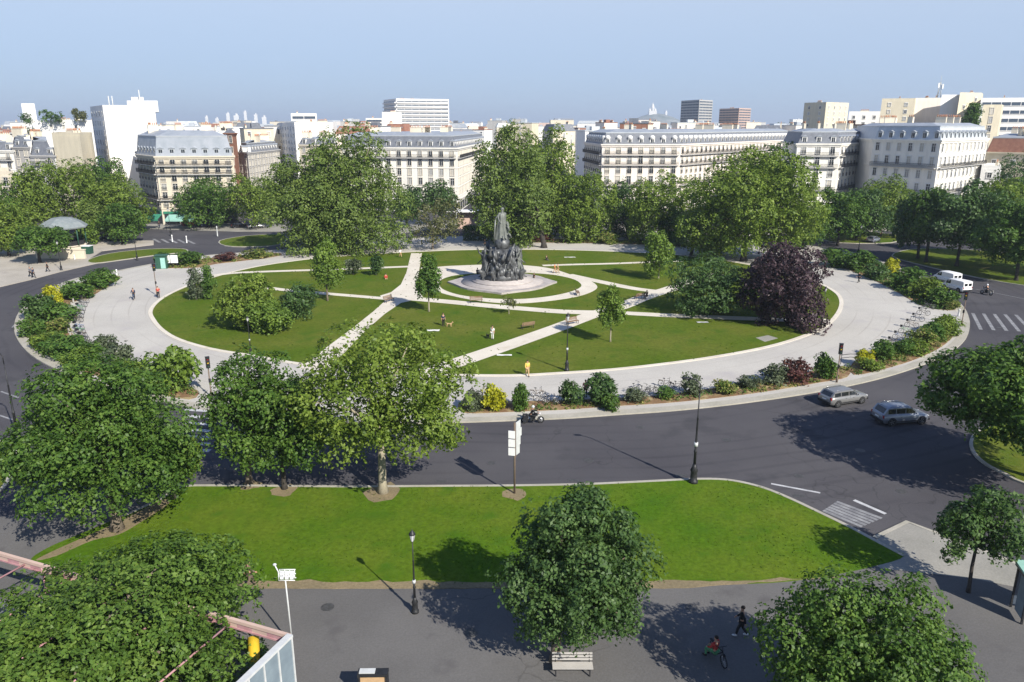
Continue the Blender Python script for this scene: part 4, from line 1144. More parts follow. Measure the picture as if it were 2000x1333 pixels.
block('mansard_house', 'dark slate roofed house in front of the white stepped block', back([fpt(584, 262), fpt(660, 258)], 16), zat(285, 260), zat(268, 260), 5, 'stone_cream', 'cream', sides=(0,), bay=3, seed=21)
# towers on the skyline
block('slab_building', 'large pinkish slab with white horizontal balconies on the skyline', [fpt(752, 590), fpt(776, 560), fpt(878, 575), fpt(872, 600)], zat(196, 565), 0, 14, 'render_white', 'small', roof='flat', sides=(0, 1), bay=5, bands='balcony', chim=2, seed=22)
block('slab_building', 'white stair wing in front of the large skyline slab', back([fpt(748, 520), fpt(786, 520)], 14), zat(222, 520), 0, 12, 'render_white', 'small', roof='flat', sides=(), chim=1, seed=23)
block('slab_building', 'small dark stepped block left of the skyline slab', back([fpt(716, 520), fpt(748, 520)], 14), zat(234, 520), 0, 11, 'stone_white', 'small', roof='flat', sides=(0,), bands='dark', bay=5, chim=1, seed=24)
block('tower_block', 'dark blue grey tower with a lighter right face on the skyline', [fpt(1327, 690), fpt(1362, 660), fpt(1388, 680), fpt(1360, 715)], zat(198, 670), 0, 18, 'stone_grey', 'small', roof='flat', sides=(0, 1), bands='flat', bay=5, chim=1, seed=25)
block('tower_block', 'brown and cream tower right of the dark one on the skyline', [fpt(1402, 720), fpt(1440, 690), fpt(1463, 710), fpt(1440, 745)], zat(214, 700), 0, 16, 'render_pink', 'small', roof='flat', sides=(0, 1), bands='flat', bay=5, chim=2, seed=26)
block('tower_block', 'yellow and white stepped flats on the skyline above the narrow whitish block', [fpt(1564, 400), fpt(1606, 388), fpt(1650, 402), fpt(1620, 425)], zat(204, 392), 0, 11, 'render_yellow', 'small', roof='flat', sides=(0, 1), bay=4.5, chim=2, seed=27)
block('flat_block', 'low white flats with dark square windows right of the yellow stepped flats', back([fpt(1652, 360), fpt(1732, 356)], 16), zat(222, 358), 0, 9, 'render_white', 'small', roof='flat', sides=(0,), bay=4, chim=1, seed=28)
block('flat_block', 'cream block with a rounded attic behind the big corner block', back([fpt(1712, 330), fpt(1776, 326)], 18), zat(197, 328), 0, 11, 'render_yellow', 'small', roof='flat', sides=(0,), bay=4, chim=1, seed=29)
block('flat_block', 'long tan gable wall behind the big corner block', back([fpt(1776, 336), fpt(1828, 334)], 14), zat(196, 335), 0, 11, 'stone_pink', 'small', roof='flat', sides=(), chim=2, seed=30)
block('flat_block', 'white lift shaft carrying a mast behind the big corner block', back([fpt(1826, 318), fpt(1862, 318)], 12), zat(190, 318), 0, 11, 'render_white', 'small', roof='flat', sides=(), chim=0, seed=31)
block('flat_block', 'cream corner tower with an attic right of the white lift shaft', back([fpt(1860, 312), fpt(1902, 316)], 14), zat(186, 314), 0, 11, 'render_yellow', 'small', roof='flat', sides=(0,), bay=4, chim=1, seed=32, skip=.3)
block('office_block', 'modern pale office block with long window bands at the upper right', back([fpt(1902, 300), fpt(2080, 292)], 20), zat(196, 296), 0, 10, 'render_white', 'small', roof='flat', sides=(0,), bands='flat', bay=3.2, chim=1, seed=33)
block('office_block', 'cream ribbed facade in front of the modern office block', back([fpt(1908, 280), fpt(1944, 279)], 10), zat(210, 280), 0, 9, 'render_yellow', 'cream', roof='flat', sides=(0,), bay=2.6, chim=0, seed=34)
for nm, (px, Y, top, wpx, ht) in (('cypress', (1895, 262, 203, 28, 12)),):
    me, _ = crown_mesh('crown', M['leaf_a'], wpx * .5 * Y / F, wpx * .5 * Y / F, 5.2, (0, 0, zat(top, Y) - 5.2), .7, 2600, 909, lobes=16, cone=.4, flat=.95)
    o = thing('roof_garden_tree', 'dark rounded tree growing before the upper right office block', 'tree', (xat(px, Y, 25), Y, 0)); link('crown', me, o)
    mb = MB(); mb.tube([(0, 0, 0), (0, 0, zat(top, Y) - 6)], [.4, .2], 8); mb.build('trunk', M['bark_dark'], o)
# mast with figure
x, Y = fpt(1832, 322, 34); zb = zat(190, 318)
o = thing('roof_mast', 'telecom mast with dishes on the white lift shaft at right', 'antenna', (x, Y, zb))
mb = MB()
for sx, sy in ((-.8, 0), (.8, 0), (0, .9)): mb.tube([(sx, sy, 0), (sx * .3, sy * .3, zat(162, Y) - zb)], .14, 6)
for i in range(5): mb.box((0, .3, 1 + i * 1.2), (1.3 - .18 * i, .1, .1), 0)
mb.tube([(0, 0, 5), (0, 0, zat(148, Y) - zb)], .08, 6); mb.build('lattice', M['offwhite'], o)
mb = MB(); mb.box((-.9, -.4, 4.6), (.5, .3, 1.8)); mb.box((.8, -.4, 4.2), (.5, .3, 1.8)); mb.build('panel_antenna', M['white'], o)
for i, (px, t, b_, wpx) in enumerate(((52, 222, 244, 18), (92, 215, 240, 20), (112, 220, 240, 22), (150, 213, 236, 12), (164, 218, 236, 12), (60, 250, 264, 26))):
    Y = 298
    rr = wpx * .5 * Y / F; hz = (zat(t, Y) - zat(b_, Y)) / 2
    me, _ = crown_mesh('crown', M[('leaf_c', 'leaf_a', 'leaf_c', 'leaf_sparse', 'leaf_sparse', 'leaf_grey')[i]], rr, rr, hz, (0, 0, hz), .6, 500, 700 + i, lobes=8, flat=.95)
    o = link('roof_garden_shrub', me, None, (xat(px, Y, 26), Y, zat(b_, Y)))
    tag(o, ('dark rounded shrub left of the slim white lift tower', 'dark shrub right of the slim white lift tower', 'second green shrub right of the slim white lift tower', 'brownish shrub on the white rooftop block', 'second brownish shrub on the white rooftop block, beside the white tower', 'wide green planter hedge on the roofs at the left edge')[i], 'shrub', 'roof garden shrubs')

# ------------------------------------------------------------------ the city behind: one thing per house
rg = random.Random(99)
WALLS = (('render_white', 'white'), ('stone_cream', 'cream'), ('stone_white', 'pale'), ('render_yellow', 'yellowish'), ('stone_pink', 'pinkish'), ('stone_grey', 'grey'), ('brick', 'brick red'), ('render_pink', 'dull pink'))
ROOFS = (('zinc', 'zinc'), ('slate', 'slate'), ('tile', 'tiled'), ('zinc_light', 'pale zinc'))
MARKS = ((0, 'at the left edge'), (120, 'behind the blank gable'), (250, 'behind the white tower'), (330, 'above the left of the tan block'), (400, 'above the right of the tan block'), (470, 'above the bluish street house'), (560, 'left of the white stepped block'), (640, 'above the tall plane pair'), (720, 'left of the skyline slab'),
         (815, 'before the skyline slab'), (910, 'right of the skyline slab'), (985, 'above the monument'), (1060, 'over the pointed plane'), (1130, 'right of the pointed plane'), (1200, 'above the left of the pinkish block'), (1270, 'below the far hill'), (1345, 'before the dark tower'), (1430, 'before the brown tower'),
         (1510, 'between brown tower and yellow flats'), (1600, 'before the yellow flats'), (1690, 'before the low white flats'), (1790, 'before the tan gable wall'), (1900, 'before the office block'), (2000, 'at the right edge'))
seen = {}
def city_house(px, Y, wpx, ztop, depth_, i):
    w_ = WALLS[rg.choices(range(8), (6, 5, 6, 2, 3, 2, 1.2, 1.2))[0]]; r_ = ROOFS[rg.choices(range(4), (4, 3, 1.5, 3))[0]]
    wid = wpx * (Y * CP) / F
    x = xat(px, Y, 22)
    where = min(MARKS, key=lambda m: abs(m[0] - px))[1]
    row = 'near' if Y < 330 else 'middle' if Y < 520 else 'far' if Y < 1100 else 'very far'
    lab = '%s %s house with a %s roof %s' % (row, w_[1], r_[1], where)
    o = thing('city_house', lab, 'building', (x, Y, 0), rg.uniform(-.5, .5), 'rooftops of the city beyond the square')
    gable = rg.random() < .45
    mb = MB(); hw, hd = wid / 2, depth_ / 2
    zc = ztop - (rg.uniform(2.2, 4.2) if gable else .4)
    mb.box((0, 0, zc / 2), (wid, depth_, zc)); mb.build('wall', M[w_[0]], o)
    mb = MB()
    if gable:
        b0 = [(-hw - .2, -hd - .2), (hw + .2, -hd - .2), (hw + .2, hd + .2), (-hw - .2, hd + .2)]
        i1 = offset_poly(b0, min(1.6, hd * .4))
        vs = [(a, b, zc + .002) for a, b in b0] + [(a, b, ztop) for a, b in i1]
        mb.add(vs, [(k, (k + 1) % 4, 4 + (k + 1) % 4, 4 + k) for k in range(4)] + [(4, 5, 6, 7), (3, 2, 1, 0)])
    else:
        mb.box((0, 0, zc + .2), (wid + .4, depth_ + .4, .4))
        mb.box((rg.uniform(-.25, .25) * wid, 0, zc + 1.2), (min(4, wid * .3), 3, 1.8))
    mb.build('roof', M[r_[0]], o)
    for k in range(rg.choice((1, 1, 2)) if Y < 900 else 0):
        link('chimney', rg.choice(CHM), o, (rg.choice((-1, 1)) * hw * rg.uniform(.6, .95), rg.uniform(-.4, .4) * hd, ztop - 1.6), math.pi / 2)
    if Y < 520:
        nb = max(1, int(wid / 3.4))
        for fl in range(3):
            for k in range(nb):
                if rg.random() < .75: link('window', pick(rg, 'small' if rg.random() < .5 else 'white'), o, (-hw + wid * (k + .5) / nb, -hd - .002, zc - 3.2 - fl * 3.1), 0)
        if gable:
            for k in range(nb):
                link('dormer', DORM['white'], o, (-hw + wid * (k + .5) / nb, -hd + .75, zc + .1), 0)
    return o
i = 0
for Y, n_, za, zb_, jit in ((278, 20, 20, 24.5, 18), (330, 30, 20, 26.5, 26), (420, 36, 21, 27.5, 40), (560, 40, 21, 28.5, 60), (760, 42, 20, 30, 90), (1050, 50, 20, 32, 140), (1500, 52, 20, 36, 200), (2200, 50, 22, 42, 350)):
    for k in range(n_):
        px = -40 + 2080 * (k + rg.uniform(.1, .9)) / n_
        yy = Y + rg.uniform(-jit, jit)
        if Y < 300 and (500 < px < 700 or 640 < px < 960 or 1130 < px < 1560 or px > 1540 or px < 480): continue
        if Y < 400 and (890 < px < 1145 or px < 330 or px > 1690): continue
        if 1000 > Y and 905 < px < 990 and Y < 500: continue
        wpx = rg.uniform(.6, 1.5) * 2080 / n_ * .66
        if i >= 298: continue
        city_house(px, yy, wpx, rg.uniform(za, zb_), rg.uniform(9, 15), i); i += 1
# tiny skyline features
def far_tower(px, Y, top, wpx, label, m='render_white'):
    x = xat(px, Y, 60); wd = wpx * Y / F
    o = thing('far_tower', label, 'tower', (x, Y, 0), .3, 'high rises on the horizon')
    mb = MB(); z = zat(top, Y); mb.box((0, 0, z / 2), (wd, wd * .8, z)); mb.box((wd * .1, 0, z + wd * .2), (wd * .4, wd * .4, wd * .4)); mb.build('wall', M[m], o)
for k, (px, top, wpx) in enumerate(((404, 228, 5), (424, 232, 6), (446, 222, 6), (462, 226, 9), (480, 218, 5), (500, 224, 6), (516, 229, 8), (1014, 232, 4), (1300, 218, 4))):
    far_tower(px, 5200, top, wpx, ('leftmost of the faint towers above the tan block', 'low faint tower second from the left', 'slim faint tower in the left cluster', 'wide faint tower in the left cluster', 'tallest faint tower of the left cluster', 'faint tower right of the tallest one', 'rightmost faint tower before the stepped block', 'lone thin faint tower above the monument', 'faint thin tower beside the domed hill')[k])
hb = MB(); n = 40
hx0, hx1 = xat(1215, 4600, 30), xat(1345, 4600, 30)
pr = [(hx0 + (hx1 - hx0) * k / n, 12 + (zat(222, 4600) - 12) * math.sin(math.pi * k / n) ** .9) for k in range(n + 1)]
vs = [(x, 4600 - 260 + 520 * j / 8, 2 + (z - 2) * math.sin(math.pi * j / 8) ** .7 if 0 < j < 8 else 0) for j in range(9) for x, z in pr]
hb.add(vs, [(j * (n + 1) + k, j * (n + 1) + k + 1, (j + 1) * (n + 1) + k + 1, (j + 1) * (n + 1) + k) for j in range(8) for k in range(n)], 0, True)
tag(hb.build('hill', pm('far_hill', lin(.10, .13, .10), lin(.3, .3, .28), .02, .9, world=True)), kind='structure')
o = thing('basilica', 'faint white domed church on the far hill', 'church', (xat(1272, 4600, 90), 4560, zat(226, 4600)))
mb = MB(); mb.box((0, 0, 12), (44, 30, 26)); mb.build('nave', M['render_white'], o)
for dx, s in ((0, 1), (-16, .55), (16, .55)):
    mb = MB(); mb.lathe([(10 * s, 22), (10 * s, 34 * s + 8), (9 * s, 42 * s + 8), (5 * s, 52 * s + 8), (1.5 * s, 58 * s + 8), (.4, 64 * s + 8)], (dx, 0, 0), 14); mb.build('dome', M['render_white'], o)
# woods on the horizon
for px, Y, wpx, top in ((1540, 1500, 60, 237), (150, 1200, 60, 240), (1720, 900, 40, 232)):
    me, _ = crown_mesh('far_wood', M['leaf_c'], wpx * .5 * Y / F, 20, 9, (0, 0, zat(top, Y) - 9), 2.2, 900, int(px), lobes=20)
    tag(link('far_wood', me, None, (xat(px, Y, 20), Y, 0)), {1540: 'dark wooded strip between the brown tower and the yellow flats', 150: 'dark wooded strip behind the white tower', 1720: 'trees on the skyline by the low white flats'}[px], 'trees', None, 'stuff')
# ------------------------------------------------------------------ people: one skinned body each, clothes as shells over it
def skin_mesh(name, nodes, root, m, sub=1):
    "nodes: {name: (parent, (x,y,z), radius)}"
    names = list(nodes); ix = {k: i for i, k in enumerate(names)}
    me = bpy.data.meshes.new(name)
    me.from_pydata([nodes[k][1] for k in names], [(ix[nodes[k][0]], ix[k]) for k in names if nodes[k][0]], [])
    ob = bpy.data.objects.new(name, me); COL.objects.link(ob)
    md = ob.modifiers.new('Skin', 'SKIN'); md.use_smooth_shade = True
    sv = me.skin_vertices[0].data
    for k in names:
        r = nodes[k][2]
        sv[ix[k]].radius = (r, r) if isinstance(r, (int, float)) else r
        sv[ix[k]].use_root = (k == root)
    sd = ob.modifiers.new('Sub', 'SUBSURF'); sd.levels = sub; sd.render_levels = sub
    dg = bpy.context.evaluated_depsgraph_get()
    out = bpy.data.meshes.new_from_object(ob.evaluated_get(dg))
    out.name = name
    bpy.data.objects.remove(ob); bpy.data.meshes.remove(me)
    out.materials.clear(); out.materials.append(m)
    for p in out.polygons: p.use_smooth = True
    return out

def pose_nodes(kind):
    "joint positions, facing -y, feet on z = 0"
    J = {}
    sx = (-1, 1)
    lean = 0; pel = (0, 0, .95)
    kn, an, el, wr = {}, {}, {}, {}
    for s in sx:
        kn[s] = (s * .10, -.02, .50); an[s] = (s * .10, .02, .08); el[s] = (s * .25, .03, 1.13); wr[s] = (s * .27, -.06, .89)
    if kind == 'walk':
        kn[1] = (.09, -.17, .52); an[1] = (.09, -.24, .10); kn[-1] = (-.09, .04, .49); an[-1] = (-.09, .30, .14)
        el[1] = (.24, .12, 1.15); wr[1] = (.25, .16, .92); el[-1] = (-.24, -.08, 1.14); wr[-1] = (-.23, -.27, .98); lean = -.03
    if kind == 'ride':        # seated astride, hands forward
        pel = (0, .15, .80); lean = -.18
        for s in sx: kn[s] = (s * .22, -.25, .70); an[s] = (s * .20, -.02, .36); el[s] = (s * .30, -.16, 1.02); wr[s] = (s * .30, -.44, 1.02)
    if kind == 'cycle':
        pel = (0, .18, .92); lean = -.22
        for s in sx: el[s] = (s * .26, -.22, 1.13); wr[s] = (s * .23, -.46, 1.02)
        kn[1] = (.10, -.16, .72); an[1] = (.10, -.02, .34); kn[-1] = (-.10, -.10, .56); an[-1] = (-.10, .08, .14)
    if kind == 'sit':
        pel = (0, .10, .50)
        for s in sx: kn[s] = (s * .12, -.34, .50); an[s] = (s * .12, -.32, .08); el[s] = (s * .24, -.02, .72); wr[s] = (s * .14, -.24, .58)
    if kind == 'lie':
        pel = (0, .0, .14)
    px, py, pz = pel
    up = lambda h, k=1.0: (px, py + lean * k, pz + h)
    N = {'pel': (None, pel, (.155, .115)), 'waist': ('pel', up(.16, .3), (.135, .10)), 'chest': ('waist', up(.36, .8), (.165, .115)),
         'neck': ('chest', up(.53, 1.0), .058), 'chin': ('neck', (px, py + lean * 1.05 - .015, pz + .61), .072), 'head': ('chin', (px, py + lean * 1.1 - .005, pz + .70), (.082, .098)), 'crown': ('head', (px, py + lean * 1.1 + .005, pz + .77), .07),
         'nose': ('head', (px, py + lean * 1.1 - .115, pz + .675), .014)}
    for s in sx:
        t = 'l' if s < 0 else 'r'
        N['ear' + t] = ('head', (px + s * .092, py + lean * 1.1 + .01, pz + .68), .018)
        N['sh' + t] = ('chest', (px + s * .19, py + lean, pz + .45), .062)
        N['el' + t] = ('sh' + t, el[s], .044); N['wr' + t] = ('el' + t, wr[s], .029)
        w = Vector(wr[s]); d = (w - Vector(el[s])).normalized(); a = d.cross(Vector((s, 0, 0))).normalized()
        if a.length < .1: a = Vector((0, 1, 0))
        pm_ = w + d * .06
        N['pa' + t] = ('wr' + t, tuple(pm_), (.036, .022))
        for k, (off, ln) in enumerate(((-.028, .075), (-.010, .088), (.010, .082), (.027, .062))):
            b = pm_ + d * .035 + a * off
            N['f%d' % k + t] = ('pa' + t, tuple(b), .010); N['g%d' % k + t] = ('f%d' % k + t, tuple(b + d * ln * .8 + Vector((-s * .022, 0, 0))), .008)
        N['th' + t] = ('pa' + t, tuple(w + d * .03 - a * .045), .011); N['ti' + t] = ('th' + t, tuple(w + d * .075 - a * .062), .009)
        N['hip' + t] = ('pel', (px + s * .10, py, pz - .06), .095)
        N['kn' + t] = ('hip' + t, kn[s], .062); N['an' + t] = ('kn' + t, an[s], .040)
        N['to' + t] = ('an' + t, (an[s][0] + s * .02, an[s][1] - .17, max(.03, an[s][2] - .05)), .034)
    return N

def sub_nodes(N, keys, grow, root, cut=None):
    out = {}
    for k in keys:
        p, q, r = N[k]
        r = tuple(x + grow for x in r) if isinstance(r, tuple) else r + grow
        out[k] = (p if p in keys else None, q, r)
    if cut:
        for k, (a, b, t, r) in cut.items():
            out[k] = (a, tuple(Vector(N[a][1]).lerp(Vector(N[b][1]), t)), r)
    return out
PROTO = {}
def person_proto(kind):
    N = pose_nodes(kind)
    body = skin_mesh('body', N, 'pel', M['skin'])
    shirt = skin_mesh('shirt', sub_nodes(N, ['pel', 'waist', 'chest', 'shl', 'shr', 'ell', 'elr'] + (['wrl', 'wrr'] if kind != 'stand' else []), .020, 'pel'), 'pel', M['cloth_grey'])
    tr = skin_mesh('trousers', sub_nodes(N, ['pel', 'hipl', 'hipr', 'knl', 'knr', 'anl', 'anr'], .017, 'pel'), 'pel', M['cloth_navy'])
    sh = MB()
    for t in 'lr':
        a, b = Vector(N['an' + t][1]), Vector(N['to' + t][1])
        d = (b - a); c = a.lerp(b, .45) + Vector((0, 0, -.015))
        sh.ball(c, (.052, .145, .05), 10)
        sh.tube([a + Vector((0, 0, .05)), a - Vector((0, 0, .03))], .05, 8)
    hd = Vector(N['head'][1])
    hr = MB(); hr.ball(hd + Vector((0, .022, .035)), (.098, .112, .098), 14)
    PROTO[kind] = (body, shirt, tr, sh.mesh('shoes', M['rubber']), hr.mesh('hair', M['hair']), hd)
def person(pos, rz, kind, label, shirt='cloth_grey', trousers='cloth_navy', hair='hair', group=None, helmet=None, z=.125, s=1.0, shoes=None):
    if kind not in PROTO: person_proto(kind)
    body, sh, tr, so, hr, hd = PROTO[kind]
    o = thing('person', label, 'person', (pos[0], pos[1], z), rz, group, s)
    link('body', body, o)
    override(link('shirt', sh, o), M[shirt]); override(link('trousers', tr, o), M[trousers])
    q = link('shoes', so, o)
    if shoes: override(q, M[shoes])
    if helmet:
        mb = MB(); mb.ball(hd + Vector((0, .01, .01)), (.135, .15, .145), 14, 0); mb.box(hd + Vector((0, -.125, -.01)), (.17, .06, .08), 1); mb.build('helmet', [M[helmet], M['carglass']], o)
    else:
        override(link('hair', hr, o), M[hair])
    return o
PP = 'people out in the square'
person(at(1030, 735, .14), .2, 'walk', 'person in a yellow shirt walking on the ring path by the lawn edge', 'cloth_yellow', 'cloth_tan', group=PP)
person(at(1143, 776, .14), 2.8, 'stand', 'person in a pink top half hidden between two ball shaped bushes', 'cloth_pink', 'cloth_black', group=PP)
person(at(866, 637, .16), .6, 'stand', 'person in dark clothes standing on the lawn beside a tan dog', 'cloth_navy', 'cloth_black', group=PP)
person(at(962, 663, .16), -.5, 'stand', 'person in white shirt and white trousers standing on the lawn near the diagonal path', 'cloth_white', 'cloth_white', group=PP)
person(at(1083, 534, .16), 1.2, 'walk', 'person in an orange top walking on the ring path, left of a pair', 'cloth_orange', 'cloth_tan', group=PP)
person(at(1089, 534, .16), 1.3, 'walk', 'person in a tan top walking on the ring path, right of a pair', 'cloth_tan', 'cloth_tan', group=PP)
person(at(310, 582, .14), .4, 'stand', 'person in red and black by the left traffic light', 'cloth_red', 'cloth_black', group=PP)
person(at(1677, 552, .14), -1.2, 'walk', 'person in dark clothes walking by the upper right bed', 'cloth_black', 'cloth_black', group=PP)
person(at(1447, 1243, .13), -1.9, 'walk', 'person in dark jacket and trousers crossing the near pavement', 'cloth_black', 'cloth_black', group=PP, shoes='white')
person(at(489, 1146, .15), 2.2, 'walk', 'person in a brown coat walking along the edge of the near lawn', 'cloth_brown', 'cloth_brown', group=PP)
person(at(1392, 1285, .13), -2.4, 'sit', 'person in a red top crouched on the near pavement beside a bicycle', 'cloth_red', 'cloth_green', group=PP)
person(at(933, 540, .3), .4, 'sit', 'dark figure seated at the left foot of the monument', 'cloth_black', 'cloth_black', group=PP, z=.42)
person(at(1043, 549, .2), -.8, 'stand', 'dark dressed person standing on the lawn right of the monument', 'cloth_black', 'cloth_black', group=PP, z=.17, s=.8)
person(at(1068, 508, .2), .7, 'sit', 'dark person sitting on the far lawn right of the monument', 'cloth_black', 'cloth_navy', group=PP, z=-.2)
person(at(60, 541, .13), 1.4, 'walk', 'person in grey walking on the left pavement', 'cloth_grey', 'cloth_black', group=PP)
person(at(66, 543, .13), 1.4, 'walk', 'person in dark blue beside the one in grey on the left pavement', 'cloth_navy', 'cloth_black', group=PP)
person(at(94, 531, .13), -1.2, 'walk', 'person all in black on the left pavement', 'cloth_black', 'cloth_black', group=PP)
person(at(1262, 584, .17), -.8, 'sit', 'person in black sitting by the upper part of the diagonal path', 'cloth_black', 'cloth_black', group=PP, z=.15)
person(at(312, 446, .13), .2, 'walk', 'dark dressed person at the crossing before the tan block', 'cloth_black', 'cloth_navy', group=PP)
person(at(782, 503, .16), .9, 'walk', 'person in white at the far end of the broad path', 'cloth_white', 'cloth_tan', group=PP)
person(at(947, 484, .13), .3, 'walk', 'dark figure on the far ring path left of the monument', 'cloth_black', 'cloth_black', group=PP)
person(at(1720, 464, .13), .3, 'stand', 'dark figure under the right hand trees', 'cloth_black', 'cloth_black', group=PP)
person(at(754, 545, .16), .3, 'sit', 'person in red sitting on the shaded upper lawn', 'cloth_red', 'cloth_tan', group=PP, z=-.25)
def dog(pos, rz, m, label, s=1.0):
    N = {'hips': (None, (0, .28, .44), .085), 'belly': ('hips', (0, .05, .43), .085), 'chest': ('belly', (0, -.2, .42), .115), 'neck': ('chest', (0, -.34, .56), .065), 'head': ('neck', (0, -.42, .66), .065), 'muz': ('head', (0, -.54, .63), .034),
         'earl': ('head', (-.05, -.39, .74), .02), 'earr': ('head', (.05, -.39, .74), .02), 'tail': ('hips', (0, .42, .52), .025), 'tip': ('tail', (0, .56, .66), .014)}
    for s_, t in ((-1, 'l'), (1, 'r')):
        N['st' + t] = ('hips', (s_ * .08, .26, .34), .06); N['ho' + t] = ('st' + t, (s_ * .08, .36, .17), .03); N['hf' + t] = ('ho' + t, (s_ * .08, .32, .03), .026)
        N['el' + t] = ('chest', (s_ * .08, -.20, .28), .045); N['cp' + t] = ('el' + t, (s_ * .08, -.21, .14), .027); N['ff' + t] = ('cp' + t, (s_ * .08, -.24, .03), .026)
    o = link('dog', skin_mesh('dog', N, 'belly', M[m]), None, (pos[0], pos[1], .155), rz); o.scale = (s, s, s)
    tag(o, label, 'dog')
dog(at(878, 639, .16), 1.3, 'cloth_tan', 'tan dog standing on the lawn in front of the person in dark clothes')
dog(at(953, 662, .16), .4, 'cloth_black', 'black dog at the feet of the person in white')
# ------------------------------------------------------------------ vehicles (facing -y, wheels on z = 0)
def loft(mb, secs, mi, closed_ends=True, smooth=True):
    n = len(secs[0]); vs = [p for s in secs for p in s]; fs = []
    for i in range(len(secs) - 1):
        for k in range(n - 1): fs.append((i * n + k, i * n + k + 1, (i + 1) * n + k + 1, (i + 1) * n + k))
    if closed_ends: fs += [tuple(reversed(range(n))), tuple((len(secs) - 1) * n + k for k in range(n))]
    mb.add(vs, fs, mi, smooth)
def wheel_mesh(r, w, rim):
    t = MB(); t.lathe([(r * .62, -w / 2), (r * .93, -w / 2), (r, -w * .32), (r, w * .32), (r * .93, w / 2), (r * .62, w / 2)], n=24)
    t.v = [(z, x, y) for x, y, z in t.v]
    rm = MB(); rm.lathe([(.02, -w * .46), (r * .18, -w * .48), (r * .62, -w * .36), (r * .63, w * .36), (r * .18, w * .48), (.02, w * .46)], n=20)
    for k in range(5):
        a = 2 * math.pi * k / 5
        for sd in (-1, 1): rm.box((r * .36 * math.cos(a), r * .36 * math.sin(a), sd * w * .45), (r * .5, r * .13, w * .1), 0, a)
    rm.v = [(z, x, y) for x, y, z in rm.v]
    return t.mesh('tyre', M['rubber']), rm.mesh('rim', M[rim])
def car(pos, rz, paint, label, kind='wagon', L=4.5, W=1.78, Hh=1.5, cat='car', z=.006, group='vehicles on the ring road', rails=True, name='parked_car'):
    o = thing(name, label, cat, (pos[0], pos[1], z), rz, group)
    hw = W / 2; f = -L / 2
    van = kind == 'van'
    belt = .98 if not van else 1.05
    if kind == 'suv': belt = 1.05
    # lower body: stations (y, z low, z shoulder, half width, z deck)
    st = [(0, .42, .60, .62, .64), (.02, .30, .70, .80, .74), (.09, .22, .78, .94, .84), (.20, .20, .86, .99, .93), (.27, .20, .90, 1.0, belt), (.45, .19, .92, 1.0, belt + .01), (.75, .19, .93, 1.0, belt + .02), (.92, .21, .94, .99, belt + .02), (.985, .30, .90, .93, belt - .02), (1.0, .42, .80, .86, belt - .1)]
    if van: st = [(0, .40, .62, .70, .70), (.02, .30, .76, .86, .84), (.07, .22, .86, .96, .98), (.17, .20, .95, 1.0, belt), (.45, .19, .98, 1.0, belt), (.8, .19, .98, 1.0, belt), (.985, .24, .98, .99, belt), (1.0, .34, .95, .96, belt)]
    secs = []
    for t, zl, zs, k, zd in st:
        y = f + L * t; w = hw * k
        secs.append([(-w * .80, y, zl), (-w * .97, y, zl + .10), (-w, y, (zl + zs) / 2), (-w * .985, y, zs), (-w * .90, y, zd), (-w * .45, y, zd + .025), (0, y, zd + .035), (w * .45, y, zd + .025), (w * .90, y, zd), (w * .985, y, zs), (w, y, (zl + zs) / 2), (w * .97, y, zl + .10), (w * .80, y, zl)])
    mb = MB(); loft(mb, secs, 0)
    # greenhouse
    if van: gs = [(.13, belt, 0), (.30, Hh - .10, .90), (.36, Hh, .93), (.90, Hh + .02, .93), (.985, Hh - .05, .92), (1.0, belt, .97)]
    elif kind == 'suv': gs = [(.27, belt, 0), (.42, Hh - .07, .83), (.50, Hh, .85), (.78, Hh + .01, .85), (.90, Hh - .05, .84), (.985, belt, .9)]
    else: gs = [(.26, belt, 0), (.41, Hh - .06, .80), (.50, Hh, .82), (.78, Hh, .82), (.90, Hh - .06, .80), (.985, belt, .88)]
    top = []
    for t, zt, k in gs[1:-1]:
        y = f + L * t; w = hw * k
        top.append([(-w, y, zt - .05), (-w * .9, y, zt), (-w * .4, y, zt + .03), (w * .4, y, zt + .03), (w * .9, y, zt), (w, y, zt - .05)])
    loft(mb, top, 0, False)
    body = mb.build('body', M[paint], o)
    # glass: windscreen, rear window, sides
    def quad(nm, ps, m='carglass', th=True):
        q = MB(); q.add(ps, [(0, 1, 2, 3)]); return q.build(nm, M[m], o)
    y0, y1 = f + L * gs[0][0], f + L * gs[1][0]
    ye, yr = f + L * gs[-1][0], f + L * gs[-2][0]
    w0, w1, w2 = hw * .90, hw * gs[1][2], hw * gs[-2][2]
    z1, z2 = gs[1][1] - .045, gs[-2][1] - .045
    quad('windscreen', [(-w0, y0, belt), (w0, y0, belt), (w1, y1, z1 + .05), (-w1, y1, z1 + .05)])
    if van:
        q = MB(); q.add([(-w0, ye, belt), (w0, ye, belt), (w2, yr, z2 + .04), (-w2, yr, z2 + .04)], [(3, 2, 1, 0)]); q.build('rear_door', M[paint], o)
        for s in (-1, 1): 
            q = MB(); q.box((s * hw * .42, f + L + .004, 1.33), (hw * .6, .02, .42)); q.build('rear_window', M['carglass'], o)
    else:
        # hatch: painted frame around the rear window
        q = MB(); q.add([(-w0, ye, belt), (w0, ye, belt), (w2, yr, z2 + .04), (-w2, yr, z2 + .04)], [(3, 2, 1, 0)]); q.build('hatch', M[paint], o)
        e = .12
        a = lambda u, v: tuple(Vector((-w0, ye, belt)).lerp(Vector((w0, ye, belt)), u).lerp(Vector((-w2, yr, z2 + .04)).lerp(Vector((w2, yr, z2 + .04)), u), v) + Vector((0, .012, .006)))
        q = MB(); q.add([a(e, .14), a(1 - e, .14), a(1 - e, .88), a(e, .88)], [(3, 2, 1, 0)]); q.build('rear_window', M['carglass'], o)
